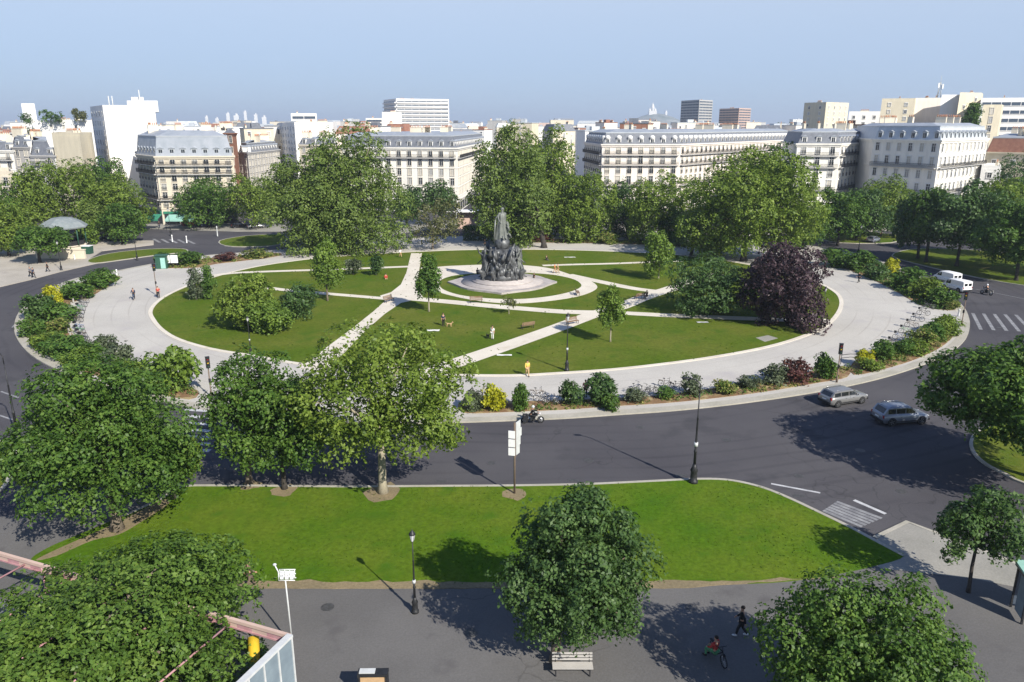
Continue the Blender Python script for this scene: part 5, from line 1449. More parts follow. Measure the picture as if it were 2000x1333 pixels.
    ylist = [gs[0][0], gs[1][0], gs[2][0], gs[3][0], gs[4][0], gs[-1][0]]
    zl = [belt, gs[1][1] - .05, gs[2][1] - .05, gs[3][1] - .05, gs[4][1] - .05, belt]
    wl = [hw * .90, w1, hw * gs[2][2], hw * gs[3][2], w2, hw * .90]
    for s in (-1, 1):
        side = MB()
        vs = [(s * hw * .905, f + L * t, belt - .01) for t in ylist] + [(s * w_, f + L * t, z_) for t, z_, w_ in zip(ylist, zl, wl)]
        fs = [(k, k + 1, 7 + k, 6 + k) for k in range(5)]
        side.add(vs, fs, 0)
        side.build('side_panel', M[paint], o)
        def sp(t, v, out=.012):
            k = max(i for i in range(5) if ylist[i] <= t + 1e-6); u = (t - ylist[k]) / (ylist[k + 1] - ylist[k])
            zt = zl[k] * (1 - u) + zl[k + 1] * u; wt = wl[k] * (1 - u) + wl[k + 1] * u
            return (s * (hw * .905 * (1 - v) + wt * v + out), f + L * t, belt + (zt - belt) * v)
        g0, g4 = gs[0][0], gs[-1][0]
        panes = ((gs[1][0] - .075, gs[1][0] + .10), (gs[1][0] + .125, gs[3][0] - .07), (gs[3][0] - .045, gs[4][0] - .01)) if not van else ((gs[1][0] - .08, gs[1][0] + .13),)
        if kind == 'suv' or kind == 'wagon': panes = ((gs[1][0] - .085, .53), (.55, .73), (.75, .90))
        for a0, a1 in panes:
            q = MB()
            vb = .86
            am = gs[1][0]
            if a0 < am < a1: pts_ = [sp(a0, .12), sp(a1, .12), sp(a1, vb), sp(am, vb), sp(a0 + .012, vb * .8)]
            else: pts_ = [sp(a0, .12), sp(a1, .12), sp(a1, vb), sp(a0, vb)]
            q.add(pts_, [tuple(range(len(pts_)))]); q.build('side_window', M['carglass'], o)
        mr = MB(); mr.ball((s * (hw + .09), f + L * (gs[0][0] + .07), belt + .07), (.10, .06, .07), 10); mr.build('mirror', M[paint], o)
        hl = MB(); hl.ball((s * hw * .66, f + L * .035, .70), (hw * .22, .10, .085), 10); hl.build('headlight', M['lens'], o)
        tl = MB(); tl.box((s * hw * .84, f + L * .990, .88), (hw * .20, .09, .24)); tl.build('tail_light', M['red_lamp'], o)
        db = MB(); db.box((s * (hw + .002), f + L * .50, .40), (.02, L * .42, .09)); db.box((s * (hw - .012), f + L * .52, .66), (.012, .012, .62)); 
        for t in (.43, .62): db.box((s * (hw + .004), f + L * t, .80), (.02, .14, .025))
        db.build('door_trim', M['black'], o)
        if rails and not van:
            rr_ = MB(); rr_.tube([(s * hw * .70, f + L * .46, Hh - .02), (s * hw * .70, f + L * .50, Hh + .07), (s * hw * .70, f + L * .80, Hh + .07), (s * hw * .70, f + L * .85, Hh - .01)], .022, 6); rr_.build('roof_rail', M['chrome'], o)
    bp = MB(); bp.box((0, f + L - .03, .46), (W * .90, .18, .20), 0); bp.box((0, f + .05, .40), (W * .82, .14, .16), 0); bp.box((0, f + .045, .62), (W * .42, .06, .12), 0)
    bp.build('bumper', M['black'], o)
    pl = MB(); pl.box((0, f + L + .02, .74 if not van else .60), (.50, .03, .11)); pl.build('number_plate', M['white'], o)
    r = .33 if kind == 'wagon' else .36
    ty, rm = wheel_mesh(r, .22, 'alloy')
    for t in (.19, .81):
        for s in (-1, 1):
            wq = link('wheel', MB().lathe([(.05, -.02), (.05, .02)]).mesh('hub', M['black']), o, (s * (hw - .10), f + L * t, r))
            link('tyre', ty, wq); link('rim', rm, wq)
            ar = MB(); ar.lathe([(r + .06, -.02), (r + .06, .02)], n=20); ar.v = [(z + s * (hw * 1.0 - .012), x + f + L * t, y + r + .01) for x, y, z in ar.v]; ar.build('wheel_arch', M['rubber'], o)
    return o
def heading(a, b):
    "rotation that faces from pixel a to pixel b on the ground"
    A_, B_ = Vector(at(*a)), Vector(at(*b)); d = B_ - A_
    return math.atan2(d.y, d.x) + math.pi / 2
car(at(1646, 787), heading((1600, 797), (1710, 779)) , 'silver', 'silver estate car with roof rails driving close to the kerb', 'wagon', 4.55, 1.78, 1.50, name='car')
car(at(1757, 824), heading((1712, 829), (1815, 822)), 'bluegrey', 'blue grey off road car half in the shade of the right chestnut', 'suv', 4.55, 1.84, 1.66, name='car')
car(at(1848, 552), heading((1866, 556), (1826, 546)), 'white', 'white van, the farther of two one behind the other on the right road', 'van', 4.4, 1.85, 1.85, 'van', name='van')
car(at(1866, 568), heading((1886, 572), (1846, 562)), 'white', 'white van with a plain back, the nearer of two on the right road', 'van', 4.4, 1.85, 1.85, 'van', name='van')
for k, (px, py, m, lab) in enumerate(((196, 470, 'cloth_black', 'dark car parked left of the small trees at left'), (214, 470, 'bluegrey', 'grey car parked second in the row at left'), (233, 471, 'cloth_navy', 'dark blue car parked third in the row at left'),
                                      (470, 446, 'cloth_black', 'dark car parked under the tree beside the tan block'), (500, 447, 'silver', 'silver car parked under the dark tree left of the planes'), (400, 444, 'cloth_navy', 'dark car before the green awnings'), (372, 442, 'red_paint', 'dark red car before the tan block'),
                                      (1705, 474, 'bluegrey', 'grey car in the shade under the right trees'), (1100, 456, 'cloth_navy', 'dark blue car on the far road behind the garden'), (1150, 456, 'white', 'white car on the far road behind the garden'))):
    car(at(px, py), 1.5 + .12 * k, m, lab, 'wagon', 4.2, 1.75, 1.48, rails=False, name='parked_car', group='cars parked around the square')

def motorbike(pos, rz, label, rider, group='motorbikes on the road', trike=False, body='cloth_black'):
    o = thing('motorbike', label, 'motorbike', (pos[0], pos[1], .006), rz, group)
    for y in (-.72, .70):
        w_ = MB(); w_.ring((0, y, .31), .26, .06, 24, 8, 0, 'X'); wq = w_.build('wheel', M['rubber'], o)
        rm = MB(); rm.lathe([(.05, -.05), (.19, -.04), (.20, .04), (.05, .05)], n=16); rm.v = [(c, a + y, b + .31) for a, b, c in rm.v]; rm.build('rim', M['alloy'], wq)
    e = MB(); e.box((0, -.02, .42), (.34, .46, .34), 0, taper=.8); e.tube([(.16, .1, .34), (.2, .55, .36), (.2, .85, .42)], .05, 8, 1); e.build('engine', [M['black'], M['chrome']], o)
    t = MB(); t.ball((0, -.18, .78), (.17, .30, .15), 12); t.build('fuel_tank', M[body], o)
    s = MB(); s.ball((0, .30, .76), (.16, .38, .08), 12); s.ball((0, .72, .72), (.12, .2, .12), 10); s.build('saddle', M['black'], o)
    fk = MB()
    for sx in (-.09, .09): fk.tube([(sx, -.72, .31), (sx, -.48, .92)], .03, 8)
    fk.tube([(-.36, -.34, 1.03), (-.12, -.46, .98), (.12, -.46, .98), (.36, -.34, 1.03)], .02, 8); fk.build('front_fork', M['chrome'], o)
    h = MB(); h.ball((0, -.62, .88), (.13, .10, .13), 12); h.build('headlight', M['lens'], o)
    wsn = MB(); wsn.add([(-.2, -.60, .98), (.2, -.60, .98), (.15, -.50, 1.30), (-.15, -.50, 1.30)], [(0, 1, 2, 3)]); wsn.build('windshield', M['glass_blue'], o)
    for sx in (-1, 1):
        p = MB(); p.box((sx * .30, .62, .60), (.20, .46, .34), 0, taper=.9); p.build('pannier', M[body], o)
        m_ = MB(); m_.tube([(sx * .26, -.42, 1.02), (sx * .34, -.46, 1.18)], .012, 6); m_.ball((sx * .36, -.46, 1.2), (.07, .02, .045), 8); m_.build('mirror', M['black'], o)
    if rider:
        lab, shirt, helm = rider
        c, s_ = math.cos(rz), math.sin(rz)
        person((pos[0] + .0 * c, pos[1]), rz, 'ride', lab, shirt, 'cloth_black', helmet=helm, z=.02, group=PP)
    return o
motorbike(at(1040, 827), heading((1000, 826), (1080, 824)), 'black motorbike passing the white direction sign', ('person in black leathers riding the motorbike near the direction sign', 'cloth_black', 'offwhite'))
motorbike(at(1926, 576), heading((1950, 580), (1900, 570)), 'black and silver touring motorbike on the right road behind the vans', ('person in black with a white helmet riding on the right road', 'cloth_black', 'white'), body='silver')

# bicycles
def bike_mesh():
    parts = {}
    for nm, y in (('front', -.52), ('rear', .52)):
        w_ = MB(); w_.ring((0, y, .33), .30, .026, 22, 6, 0, 'X')
        for k in range(8):
            a = math.pi * k / 8; w_.tube([(0, y + .29 * math.cos(a), .33 + .29 * math.sin(a)), (0, y - .29 * math.cos(a), .33 - .29 * math.sin(a))], .006, 3, 1, cap=False)
        w_.lathe([(.03, -.04), (.03, .04)], n=8, mi=1)
        k0 = len(w_.v) - 16
        for i in range(k0, len(w_.v)):
            a, b, c = w_.v[i]; w_.v[i] = (c, a + y, b + .33)
        parts[nm] = w_.mesh('wheel', [M['rubber'], M['alloy']])
    fr = MB()
    for a, b, r in (((0, .08, .30), (0, .20, .80), .024), ((0, .08, .30), (0, -.36, .72), .026), ((0, .17, .66), (0, -.36, .76), .022), ((0, .52, .33), (0, .08, .30), .018), ((0, .52, .33), (0, .18, .68), .016), ((0, -.52, .33), (0, -.34, .86), .022)):
        fr.tube([a, b], r, 6)
    fr.box((0, -.52, .68), (.10, .16, .03)); fr.box((0, .56, .66), (.12, .46, .025))
    parts['frame'] = fr.mesh('frame', M['silver'])
    hb_ = MB(); hb_.tube([(0, -.35, .84), (0, -.33, 1.0)], .018, 6); hb_.tube([(-.30, -.22, 1.02), (-.18, -.34, 1.03), (.18, -.34, 1.03), (.30, -.22, 1.02)], .016, 6); parts['handlebar'] = hb_.mesh('handlebar', M['black'])
    sd = MB(); sd.ball((0, .22, .90), (.085, .14, .04), 10); sd.tube([(0, .20, .78), (0, .22, .90)], .015, 6); parts['saddle'] = sd.mesh('saddle', M['black'])
    bs = MB(); bs.box((0, -.58, .84), (.34, .26, .03)); 
    for sx in (-1, 1): bs.box((sx * .16, -.58, .95), (.015, .26, .22)); bs.box((0, -.58 + sx * .125, .95), (.33, .015, .22))
    parts['basket'] = bs.mesh('basket', M['black'])
    return parts
BK = bike_mesh()
def bicycle(pos, rz, label, paint, group, basket=True):
    o = thing('bicycle', label, 'bicycle', (pos[0], pos[1], .13), rz, group)
    for k, me in BK.items():
        if k == 'basket' and not basket: continue
        q = link({'front': 'wheel', 'rear': 'wheel'}.get(k, k), me, o)
        if k == 'frame': override(q, M[paint])
    return o
BL = 'hire bicycles docked at the left end of the garden'
cols = tuple({'silver': 'cloth_grey'}.get(q, q) for q in ('cloth_brown', 'silver', 'cloth_green', 'silver', 'cloth_navy', 'cloth_brown', 'silver', 'cloth_blue', 'cloth_green', 'cloth_brown', 'silver', 'cloth_black'))
cn = {'cloth_brown': 'brown', 'cloth_grey': 'grey', 'cloth_green': 'green', 'cloth_navy': 'navy', 'cloth_blue': 'blue', 'cloth_black': 'black'}
def dock(pos, rz, label, group):
    o = thing('bike_dock', label, 'bike dock', (pos[0], pos[1], .13), rz, group)
    mb = MB(); mb.box((0, 0, .4), (.14, .18, .7), 0, taper=.8); mb.build('post', M['concrete_wall'], o)
    mb = MB(); mb.box((0, 0, .73), (.16, .22, .07)); mb.build('cap', M['black'], o)
for k in range(12):
    t = k / 11
    px = 178 - 44 * math.sin(math.pi * (t * .55 + .12)) + 26 * t; py = 592 + 82 * t
    px += 4
    rz = heading((px + 20, py), (px - 20, py - 3))
    od = ('farthest', 'second farthest', 'third', 'fourth', 'fifth', 'sixth', 'seventh', 'eighth', 'ninth', 'tenth', 'second nearest', 'nearest')[k]
    if k in (6,): 
        dock(at(px - 22, py, .13), rz, 'empty docking post, %s from the back of the left row' % od, 'docking posts of the left row'); continue
    bicycle(at(px, py, .13), rz, '%s bicycle, %s in the docked row at left' % (cn[cols[k]], od), cols[k], BL)
    dock(at(px - 22, py, .13), rz, 'docking post before the %s bicycle of the left row' % od, 'docking posts of the left row')
BR = 'bicycles parked along the near bed'
for px, py, c, lab, a in ((1050, 776, 'cloth_brown', 'brown bicycle left of the ball shaped bushes, farther of two', (40, 4)), (1058, 786, 'silver', 'silver bicycle left of the ball shaped bushes, nearer of two', (40, 4)), (1076, 791, 'silver', 'pale bicycle just left of the first ball bush', (40, 0)),
                          (1240, 766, 'cloth_navy', 'navy bicycle right of the largest ball bush', (38, -8)), (1256, 771, 'silver', 'silver bicycle beside the navy one', (38, -8)), (1272, 771, 'cloth_black', 'black bicycle third right of the largest ball bush', (38, -8)),
                          (1300, 757, 'cloth_brown', 'brown bicycle on the paving left of the tall lamp post', (38, 8)), (1322, 763, 'cloth_black', 'black bicycle next to the lamp post shrub', (38, 8)), (1402, 1290, 'cloth_black', 'black bicycle standing on the near pavement beside the person in red', (30, 40))):
    bicycle(at(px, py, .13), heading((px - a[0] / 2, py - a[1] / 2), (px + a[0] / 2, py + a[1] / 2)), lab, c, BR, False)
for k in range(9):
    t = k / 8; px, py = 1826 - 92 * t, 592 + 96 * t
    bicycle(at(px, py, .13), heading((px + 20, py + 2), (px - 20, py - 2)), '%s bicycle in the docked row at the right end, %s from the back' % (cn[cols[(k * 5 + 1) % 12]], ('first', 'second', 'third', 'fourth', 'fifth', 'sixth', 'seventh', 'eighth', 'last')[k]), cols[(k * 5 + 1) % 12], 'hire bicycles docked at the right end of the garden')
# child rider on the ring path
bp_ = at(262, 585, .13)
bicycle(bp_, .3, 'small bicycle ridden on the left of the ring path', 'cloth_blue', 'ridden bicycles', False)
person((bp_[0], bp_[1]), .3, 'cycle', 'person in dark blue cycling on the left of the ring path', 'cloth_navy', 'cloth_black', group=PP, z=.13)
# ------------------------------------------------------------------ street furniture
def lamp(px, base, top, label, kind='lantern', m='black', z=.13, ring=True, group='street lamps of the square', name='street_lamp'):
    x, y = at(px, base, z)
    hgt = zat(top, y) - z
    o = thing(name, label, 'street lamp', (x, y, z), 0, group)
    s = hgt / 8.0
    mb = MB(); mb.lathe([(.34 * s, 0), (.34 * s, .18 * s), (.26 * s, .25 * s), (.24 * s, .9 * s), (.29 * s, 1.0 * s), (.17 * s, 1.25 * s), (.13 * s, 1.5 * s)], n=12); mb.build('base', M[m], o)
    mb = MB(); mb.lathe([(.11 * s, 1.5 * s), (.10 * s, 2.4 * s), (.13 * s, 2.45 * s), (.13 * s, 2.55 * s), (.09 * s, 2.6 * s), (.065 * s, 5.0 * s), (.09 * s, 5.05 * s), (.05 * s, 5.15 * s), (.045 * s, 7.0 * s)], n=12); mb.build('pole', M[m], o)
    if kind == 'lantern':
        mb = MB(); mb.lathe([(.10 * s, 6.95 * s), (.13 * s, 7.02 * s), (.27 * s, 7.6 * s)], n=8, smooth=False); mb.build('lantern_glass', M['lens'], o)
        mb = MB(); mb.lathe([(.31 * s, 7.6 * s), (.29 * s, 7.68 * s), (.15 * s, 7.88 * s), (.04 * s, 8.0 * s), (.02 * s, 8.12 * s)], n=8)
        for k in range(4):
            a = math.pi / 4 + k * math.pi / 2; mb.tube([(.13 * s * math.cos(a), .13 * s * math.sin(a), 7.0 * s), (.28 * s * math.cos(a), .28 * s * math.sin(a), 7.62 * s)], .018 * s, 4)
        mb.build('lantern_cap', M[m], o)
    else:
        mb = MB(); mb.tube([(0, 0, 7.0 * s), (0, 0, 7.7 * s), (-.3 * s, .15 * s, 7.95 * s), (-.8 * s, .4 * s, 8.0 * s)], .045 * s, 8); mb.build('arm', M[m], o)
        mb = MB(); mb.ball((-.9 * s, .45 * s, 7.96 * s), (.36 * s, .16 * s, .09 * s), 12); mb.build('lamp_head', M[m], o)
    if ring:
        mb = MB(); mb.lathe([(.15 * s, 2.9 * s), (.15 * s, 3.2 * s)], n=12); mb.build('band', M['offwhite'], o)
    return o
lamp(1354, 943, 742, 'tall black lamp post at the top kerb of the near lawn', 'arm')
lamp(811, 1196, 1036, 'black lantern lamp post at the bottom edge of the near lawn', 'lantern')
lamp(1107, 724, 612, 'thin lamp post at the lower edge of the round lawn', 'lantern', z=.17)
lamp(490, 692, 618, 'lamp post at the left foot of the round lawn below the shrubs', 'lantern', z=.17)
lamp(1605, 634, 560, 'lamp post at the right end of the round lawn by the copper beech', 'lantern', z=.17, ring=False)
lamp(36, 858, 690, 'slender lamp post at the left edge beside the broad chestnut', 'arm', ring=False)
lamp(120, 528, 470, 'lamp post on the left pavement', 'lantern', ring=False)
lamp(334, 460, 405, 'lamp post before the tan corner block', 'lantern', ring=False)
lamp(268, 508, 452, 'thin lamp post on the left lawn strip', 'arm', ring=False)
lamp(1676, 495, 440, 'lamp post in the upper right bed', 'lantern', ring=False)

def traffic_light(px, base, top, label, z=.13, rz=0.0, arm=None):
    x, y = at(px, base, z); h = zat(top, y) - z
    o = thing('traffic_light', label, 'traffic light', (x, y, z), rz, 'traffic lights of the square')
    mb = MB(); mb.lathe([(.11, 0), (.11, .5), (.06, .56), (.055, h)], n=10); mb.build('pole', M['cloth_brown'], o)
    mb = MB(); mb.box((0, -.12, h - .45), (.34, .24, .95)); 
    for k in range(3): mb.lathe([(.12, 0), (.13, .12)], (0, 0, 0), 10); 
    mb = MB(); mb.box((0, -.13, h - .5), (.36, .26, 1.05)); mb.box((0, -.13, h + .05), (.40, .30, .06)); mb.build('signal_head', M['black'], o)
    for k, c in enumerate(('red_lamp', 'yellow_paint', 'green_paint')):
        mb = MB(); mb.ball((0, -.255, h - .17 - .33 * k), (.10, .04, .10), 10); hd_ = mb.build('lens', M[c], o)
        mb = MB(); mb.box((0, -.32, h - .06 - .33 * k), (.24, .16, .02)); mb.build('hood', M['black'], o)
    mb = MB(); mb.box((0, -.1, h * .42), (.20, .16, .36)); mb.build('repeater', M['black'], o)
    return o
traffic_light(413, 775, 698, 'traffic light at the left crossing between the chestnuts', rz=.5)
traffic_light(1634, 747, 672, 'traffic light in the bed above the silver car', rz=-.3)
traffic_light(1878, 636, 570, 'traffic light at the right crossing beside the vans', rz=-.8)
traffic_light(307, 578, 516, 'traffic light on the paving at the left of the garden', rz=.8)
# dark arch stand behind the right traffic light
o = thing('cycle_hoop', 'low black double hoop rail behind the traffic light by the cars', 'rail', (*at(1668, 712, .13), .13))
mb = MB()
for zz in (.7, 1.05): mb.tube([(-1.5, 0, zz), (-.5, 0, zz + .12), (.6, 0, zz + .05), (1.5, 0, zz - .12)], .035, 6)
mb.build('rail', M['black'], o)
for xx in (-1.45, 1.45):
    mb = MB(); mb.tube([(xx, 0, 0), (xx, 0, 1.05)], .035, 6); mb.build('post', M['black'], o)

# white direction sign: three square panels and a larger board, set at an angle
x, y = at(1005, 964, .15)
o = thing('direction_sign', 'white direction sign with stacked panels on a pole at the lawn edge', 'road sign', (x, y, .15))
hs = zat(826, y) - .15
mb = MB(); mb.tube([(0, 0, 0), (0, 0, hs)], .07, 10); mb.build('pole', M['cloth_brown'], o)
bz = zat(890, y) - .15
ph = (zat(840, y) - zat(890, y)) / 3
for k in range(3):
    mb = MB(); mb.box((-.20, -.10, bz + ph * (k + .5)), (.46, .05, ph * .86), 0, R(-14)); mb.build('panel', M['white'], o)
mb = MB()
rz_ = R(62)
for k in range(4):
    wdt = (.50, .62, .78, .62)[k]
    mb.box((.10 + math.cos(rz_) * wdt / 2, .04 + math.sin(rz_) * wdt / 2, bz + (hs - bz) / 4 * (k + .5)), (wdt, .05, (hs - bz) / 4 * .97), 0, rz_)
mb.build('board', M['offwhite'], o)
mb = MB(); mb.tube([(0, 0, bz - .25), (.34, .5, bz + .3)], .03, 6); mb.build('brace', M['cloth_brown'], o)

# floodlight mast with a wire cage
x, y = at(571, 1262, .13)
o = thing('floodlight_mast', 'thin white mast with a wire framed cluster of floodlights on top', 'mast', (x, y, .13))
hm = zat(1134, y) - .13
mb = MB(); mb.tube([(0, 0, 0), (-.02, 0, hm * .6), (-.04, 0, hm)], [.05, .042, .035], 8); mb.build('pole', M['offwhite'], o)
mb = MB()
for i in range(5):
    for j in range(3): pass
for sx in (-.34, -.1, .14, .38):
    mb.tube([(sx - .03, 0, hm - .02), (sx, 0, hm + .46)], .018, 5)
    mb.tube([(sx - .03, .22, hm - .02), (sx, .22, hm + .46)], .018, 5)
    mb.tube([(sx, 0, hm + .2), (sx, .22, hm + .2)], .018, 5)
for zz in (0, .23, .46):
    for yy in (0, .22): mb.tube([(-.38, yy, hm + zz), (.42, yy, hm + zz)], .02, 5)
mb.tube([(-.34, 0, hm + .46), (-.52, .1, hm + .78)], .03, 5); mb.build('cage', M['white'], o)
for sx in (-.22, .02, .26):
    mb = MB(); mb.box((sx, .11, hm + .12), (.17, .16, .17)); mb.box((sx, .11, hm + .34), (.17, .16, .15)); mb.build('floodlight', M['white'], o)
mb = MB(); mb.ball((-.52, .1, hm + .80), (.10, .08, .07), 8); mb.build('camera_head', M['offwhite'], o)

# fairground style pavilion, bottom left
zc = 3.4
c0 = Vector(at(566, 1240, zc)); c1 = Vector(at(-120, 1045, zc)); d_ = (c1 - c0).normalized(); nb_ = Vector((d_.y, -d_.x))
if nb_.y > 0: nb_ = -nb_
Lp = (c1 - c0).length; Wp = 7.5
o = thing('pavilion', 'open sided children ride pavilion with faded pink striped fascia in the bottom left', 'pavilion', (c0.x, c0.y, .12), math.atan2(d_.y, d_.x))
sgn = 1 if Vector((-d_.y, d_.x)).dot(nb_) > 0 else -1
zt = zc - .12
nm_ = 14
for yy, nm in ((0, 'fascia'), (sgn * Wp, 'fascia')):
    mb = MB()
    mb.box((Lp / 2, yy, zt - .08), (Lp, .16, .16), 0); mb.box((Lp / 2, yy, zt - .46), (Lp, .12, .08), 1)
    for k in range(nm_): mb.box((Lp * (k + .5) / nm_, yy, zt - .28), (Lp / nm_ * .5, .06, .30), 1)
    for k in range(nm_): mb.box((Lp * (k + 1) / nm_, yy, zt - .28), (Lp / nm_ * .5 - .01, .05, .30), 0)
    mb.build(nm, [M['render_pink'], M['pink_metal']], o)
mb = MB()
for k in range(8):
    xx = Lp * k / 7
    mb.tube([(xx, 0, zt - .3), (xx, sgn * Wp, zt - .3)], .05, 6)
mb.build('roof_truss', M['pink_metal'], o)
for xx in (0.06, Lp * .33, Lp * .66, Lp - .06):
    for yy in (0.0, sgn * Wp):
        mb = MB(); mb.tube([(xx, yy, 0), (xx, yy, zt - .1)], .07, 8); mb.build('post', M['pink_metal'], o)
mb = MB()
for k in range(8):
    mb.box((-.04, sgn * (Wp * (k + .5) / 8), zt * .5), (.06, Wp / 8 - .05, zt - .15), 0)
    mb.box((-.08, sgn * (Wp * k / 8), zt * .5), (.06, .08, zt), 1)
mb.box((-.02, sgn * Wp / 2, zt - .02), (.30, Wp, .12), 1)
mb.build('side_wall', [M['bluish_panel'], M['offwhite']], o)
mb = MB(); mb.box((Lp / 2, sgn * Wp / 2, .12), (Lp, Wp, .16)); mb.build('platform', M['concrete_dark'], o)
xx, yy = Vector(at(498, 1300, 1.2)) - c0
lx = xx * d_.x + yy * d_.y; ly = -xx * d_.y + yy * d_.x
wx, wy = at(498, 1310, 1.4)
r_ = thing('slide', 'yellow curved slide inside the pavilion at the bottom left', 'slide', (wx, wy, .32), .3)
mb = MB(); mb.tube([(0, -1.3, .25), (0, -.5, .6), (0, .3, 1.5), (0, 1.0, 2.1)], [.22, .24, .26, .26], 12); mb.build('chute', M['yellow_paint'], r_)
for yy in (.4, 1.0):
    mb = MB(); mb.tube([(0, yy, 0), (0, yy, 1.6)], .05, 6); mb.build('support', M['red_paint'], r_)
# advertising column at the bottom edge
x, y = at(736, 1345, .13)
o = thing('poster_kiosk', 'dark framed poster kiosk with a pale lit panel at the bottom edge', 'kiosk', (x, y - .6, .13), .02)
hk = zat(1312, y - .6) - .13
mb = MB(); mb.box((0, 0, hk - .06), (1.35, .42, .14)); mb.box((0, 0, .15), (1.3, .4, .3)); 
for s in (-.62, .62): mb.box((s, 0, hk / 2), (.08, .4, hk - .1))
mb.build('frame', M['black'], o)
mb = MB(); mb.box((0, 0, hk / 2), (1.14, .2, hk - .5)); mb.build('poster', M['cloth_tan'], o)
mb = MB(); mb.box((-.25, .0, hk + .03), (.7, .3, .05)); mb.build('top_panel', M['offwhite'], o)
# shelter at right
x, y = at(1986, 1205, .13)
o = thing('shelter', 'grey glazed shelter with a pale teal roof at the right edge', 'shelter', (x, y, .13), -.25)
hk = zat(1118, y) - .13
mb = MB(); mb.box((1.3, .2, hk + .05), (3.0, 1.7, .12)); mb.build('roof', M['teal'], o)
mb = MB(); mb.box((1.3, .2, hk - .1), (2.9, 1.6, .18)); mb.build('roof_beam', M['black'], o)
mb = MB(); mb.box((.02, -.1, hk * .48), (.08, 1.0, hk * .8)); mb.build('side_panel', M['bluish_panel'], o)
mb = MB(); mb.box((1.3, .9, hk * .5), (2.6, .05, hk * .85)); mb.build('back_glass', M['glass_blue'], o)
for sx, sy in ((0, -.62), (0, .9), (2.6, .9), (2.6, -.62)):
    mb = MB(); mb.box((sx, sy, hk / 2), (.09, .09, hk)); mb.build('post', M['black'], o)
# benches
def bench(px, py, rz, label, z=.13, s=1.0):
    o = thing('bench', label, 'bench', (*at(px, py, z), z), rz, 'benches of the square', s)
    mb = MB()
    for k in range(4): mb.box((0, -.2 + .13 * k, .45), (1.9, .10, .04))
    mb.build('seat', M['concrete_wall' if label.startswith('grey') else 'wood'], o)
    mb = MB()
    for k in range(3): mb.box((0, .26 + .03 * k, .60 + .14 * k), (1.9, .03, .10))
    mb.build('backrest', M['concrete_wall' if label.startswith('grey') else 'wood'], o)
    for sx in (-.8, .8):
        mb = MB(); mb.box((sx, -.18, .22), (.06, .06, .44)); mb.box((sx, .2, .22), (.06, .06, .44)); mb.box((sx, .02, .42), (.06, .42, .04)); mb.tube([(sx, .22, .4), (sx, .34, .95)], .025, 6); mb.build('leg', M['iron'], o)
bench(1118, 1316, 0.0, 'grey bench in the shade at the bottom centre')
bench(1030, 642, -2.6, 'bench on the lawn side of the diagonal path', .16)
bench(1248, 584, -2.5, 'bench by the upper part of the diagonal path', .16)
bench(1118, 634, .6, 'bench across the diagonal path at the lamp post', .16)
bench(930, 592, .1, 'bench on the lawn edge before the monument', .17)
bench(760, 590, 1.0, 'bench at the path crossing left of the monument', .16)
bench(1128, 576, 1.6, 'pale bench at the right end of the monument lawn', .17)
# litter: blankets on the lawns
def blanket(px, py, w, l, m, label, rz=0.0, z=.17):
    mb = MB(); n = 6
    rr = random.Random(px); vs = [(w * (i / n - .5), l * (j / n - .5), .01 + rr.uniform(0, .05)) for j in range(n + 1) for i in range(n + 1)]
    fs = [(j * (n + 1) + i, j * (n + 1) + i + 1, (j + 1) * (n + 1) + i + 1, (j + 1) * (n + 1) + i) for j in range(n) for i in range(n)]
    mb.add(vs, fs, 0, True); tag(mb.build('blanket', M[m], None, (*at(px, py, z), z), rz), label, 'blanket', 'blankets on the lawns')
blanket(846, 646, 1.6, .7, 'cloth_white', 'pale blanket on the lawn below the person with the dog')
blanket(985, 694, 1.7, .5, 'cloth_white', 'pale towel on the lower lawn right of the diagonal path')
blanket(1372, 630, 1.5, .6, 'offwhite', 'pale sheet in the shade by the copper beech')
blanket(1113, 503, 2.2, .6, 'cloth_white', 'white cloth strip on the far lawn')
blanket(1925, 524, 2.0, .5, 'cloth_yellow', 'yellowish strip on the right lawn', .4, .15)

# green cabin with two white boards
x, y = at(318, 524, .13)
o = thing('cabin', 'small dark green cabin at the left crossing of the garden', 'cabin', (x, y, .13), .2)
mb = MB(); mb.box((0, 0, 1.15), (1.9, 1.5, 2.3)); mb.build('wall', M['green_paint'], o)
mb = MB(); mb.box((0, 0, 2.36), (2.2, 1.8, .14)); mb.build('roof', M['green_paint'], o)
mb = MB(); mb.box((.3, -.77, 1.0), (.8, .05, 1.9)); mb.build('door', M['teal'], o)
for k, px in enumerate((327, 342)):
    x, y = at(px, 523, .13)
    o = thing('notice_board', ('left of the two white boards beside the green cabin', 'right of the two white boards beside the green cabin')[k], 'notice board', (x, y, .13), .05, 'white boards by the cabin')
    mb = MB(); mb.box((0, 0, 1.55), (1.25, .12, 1.4)); mb.build('board', M['white'], o)
    for s in (-.45, .45):
        mb = MB(); mb.box((s, 0, .42), (.07, .07, .85)); mb.build('post', M['black'], o)
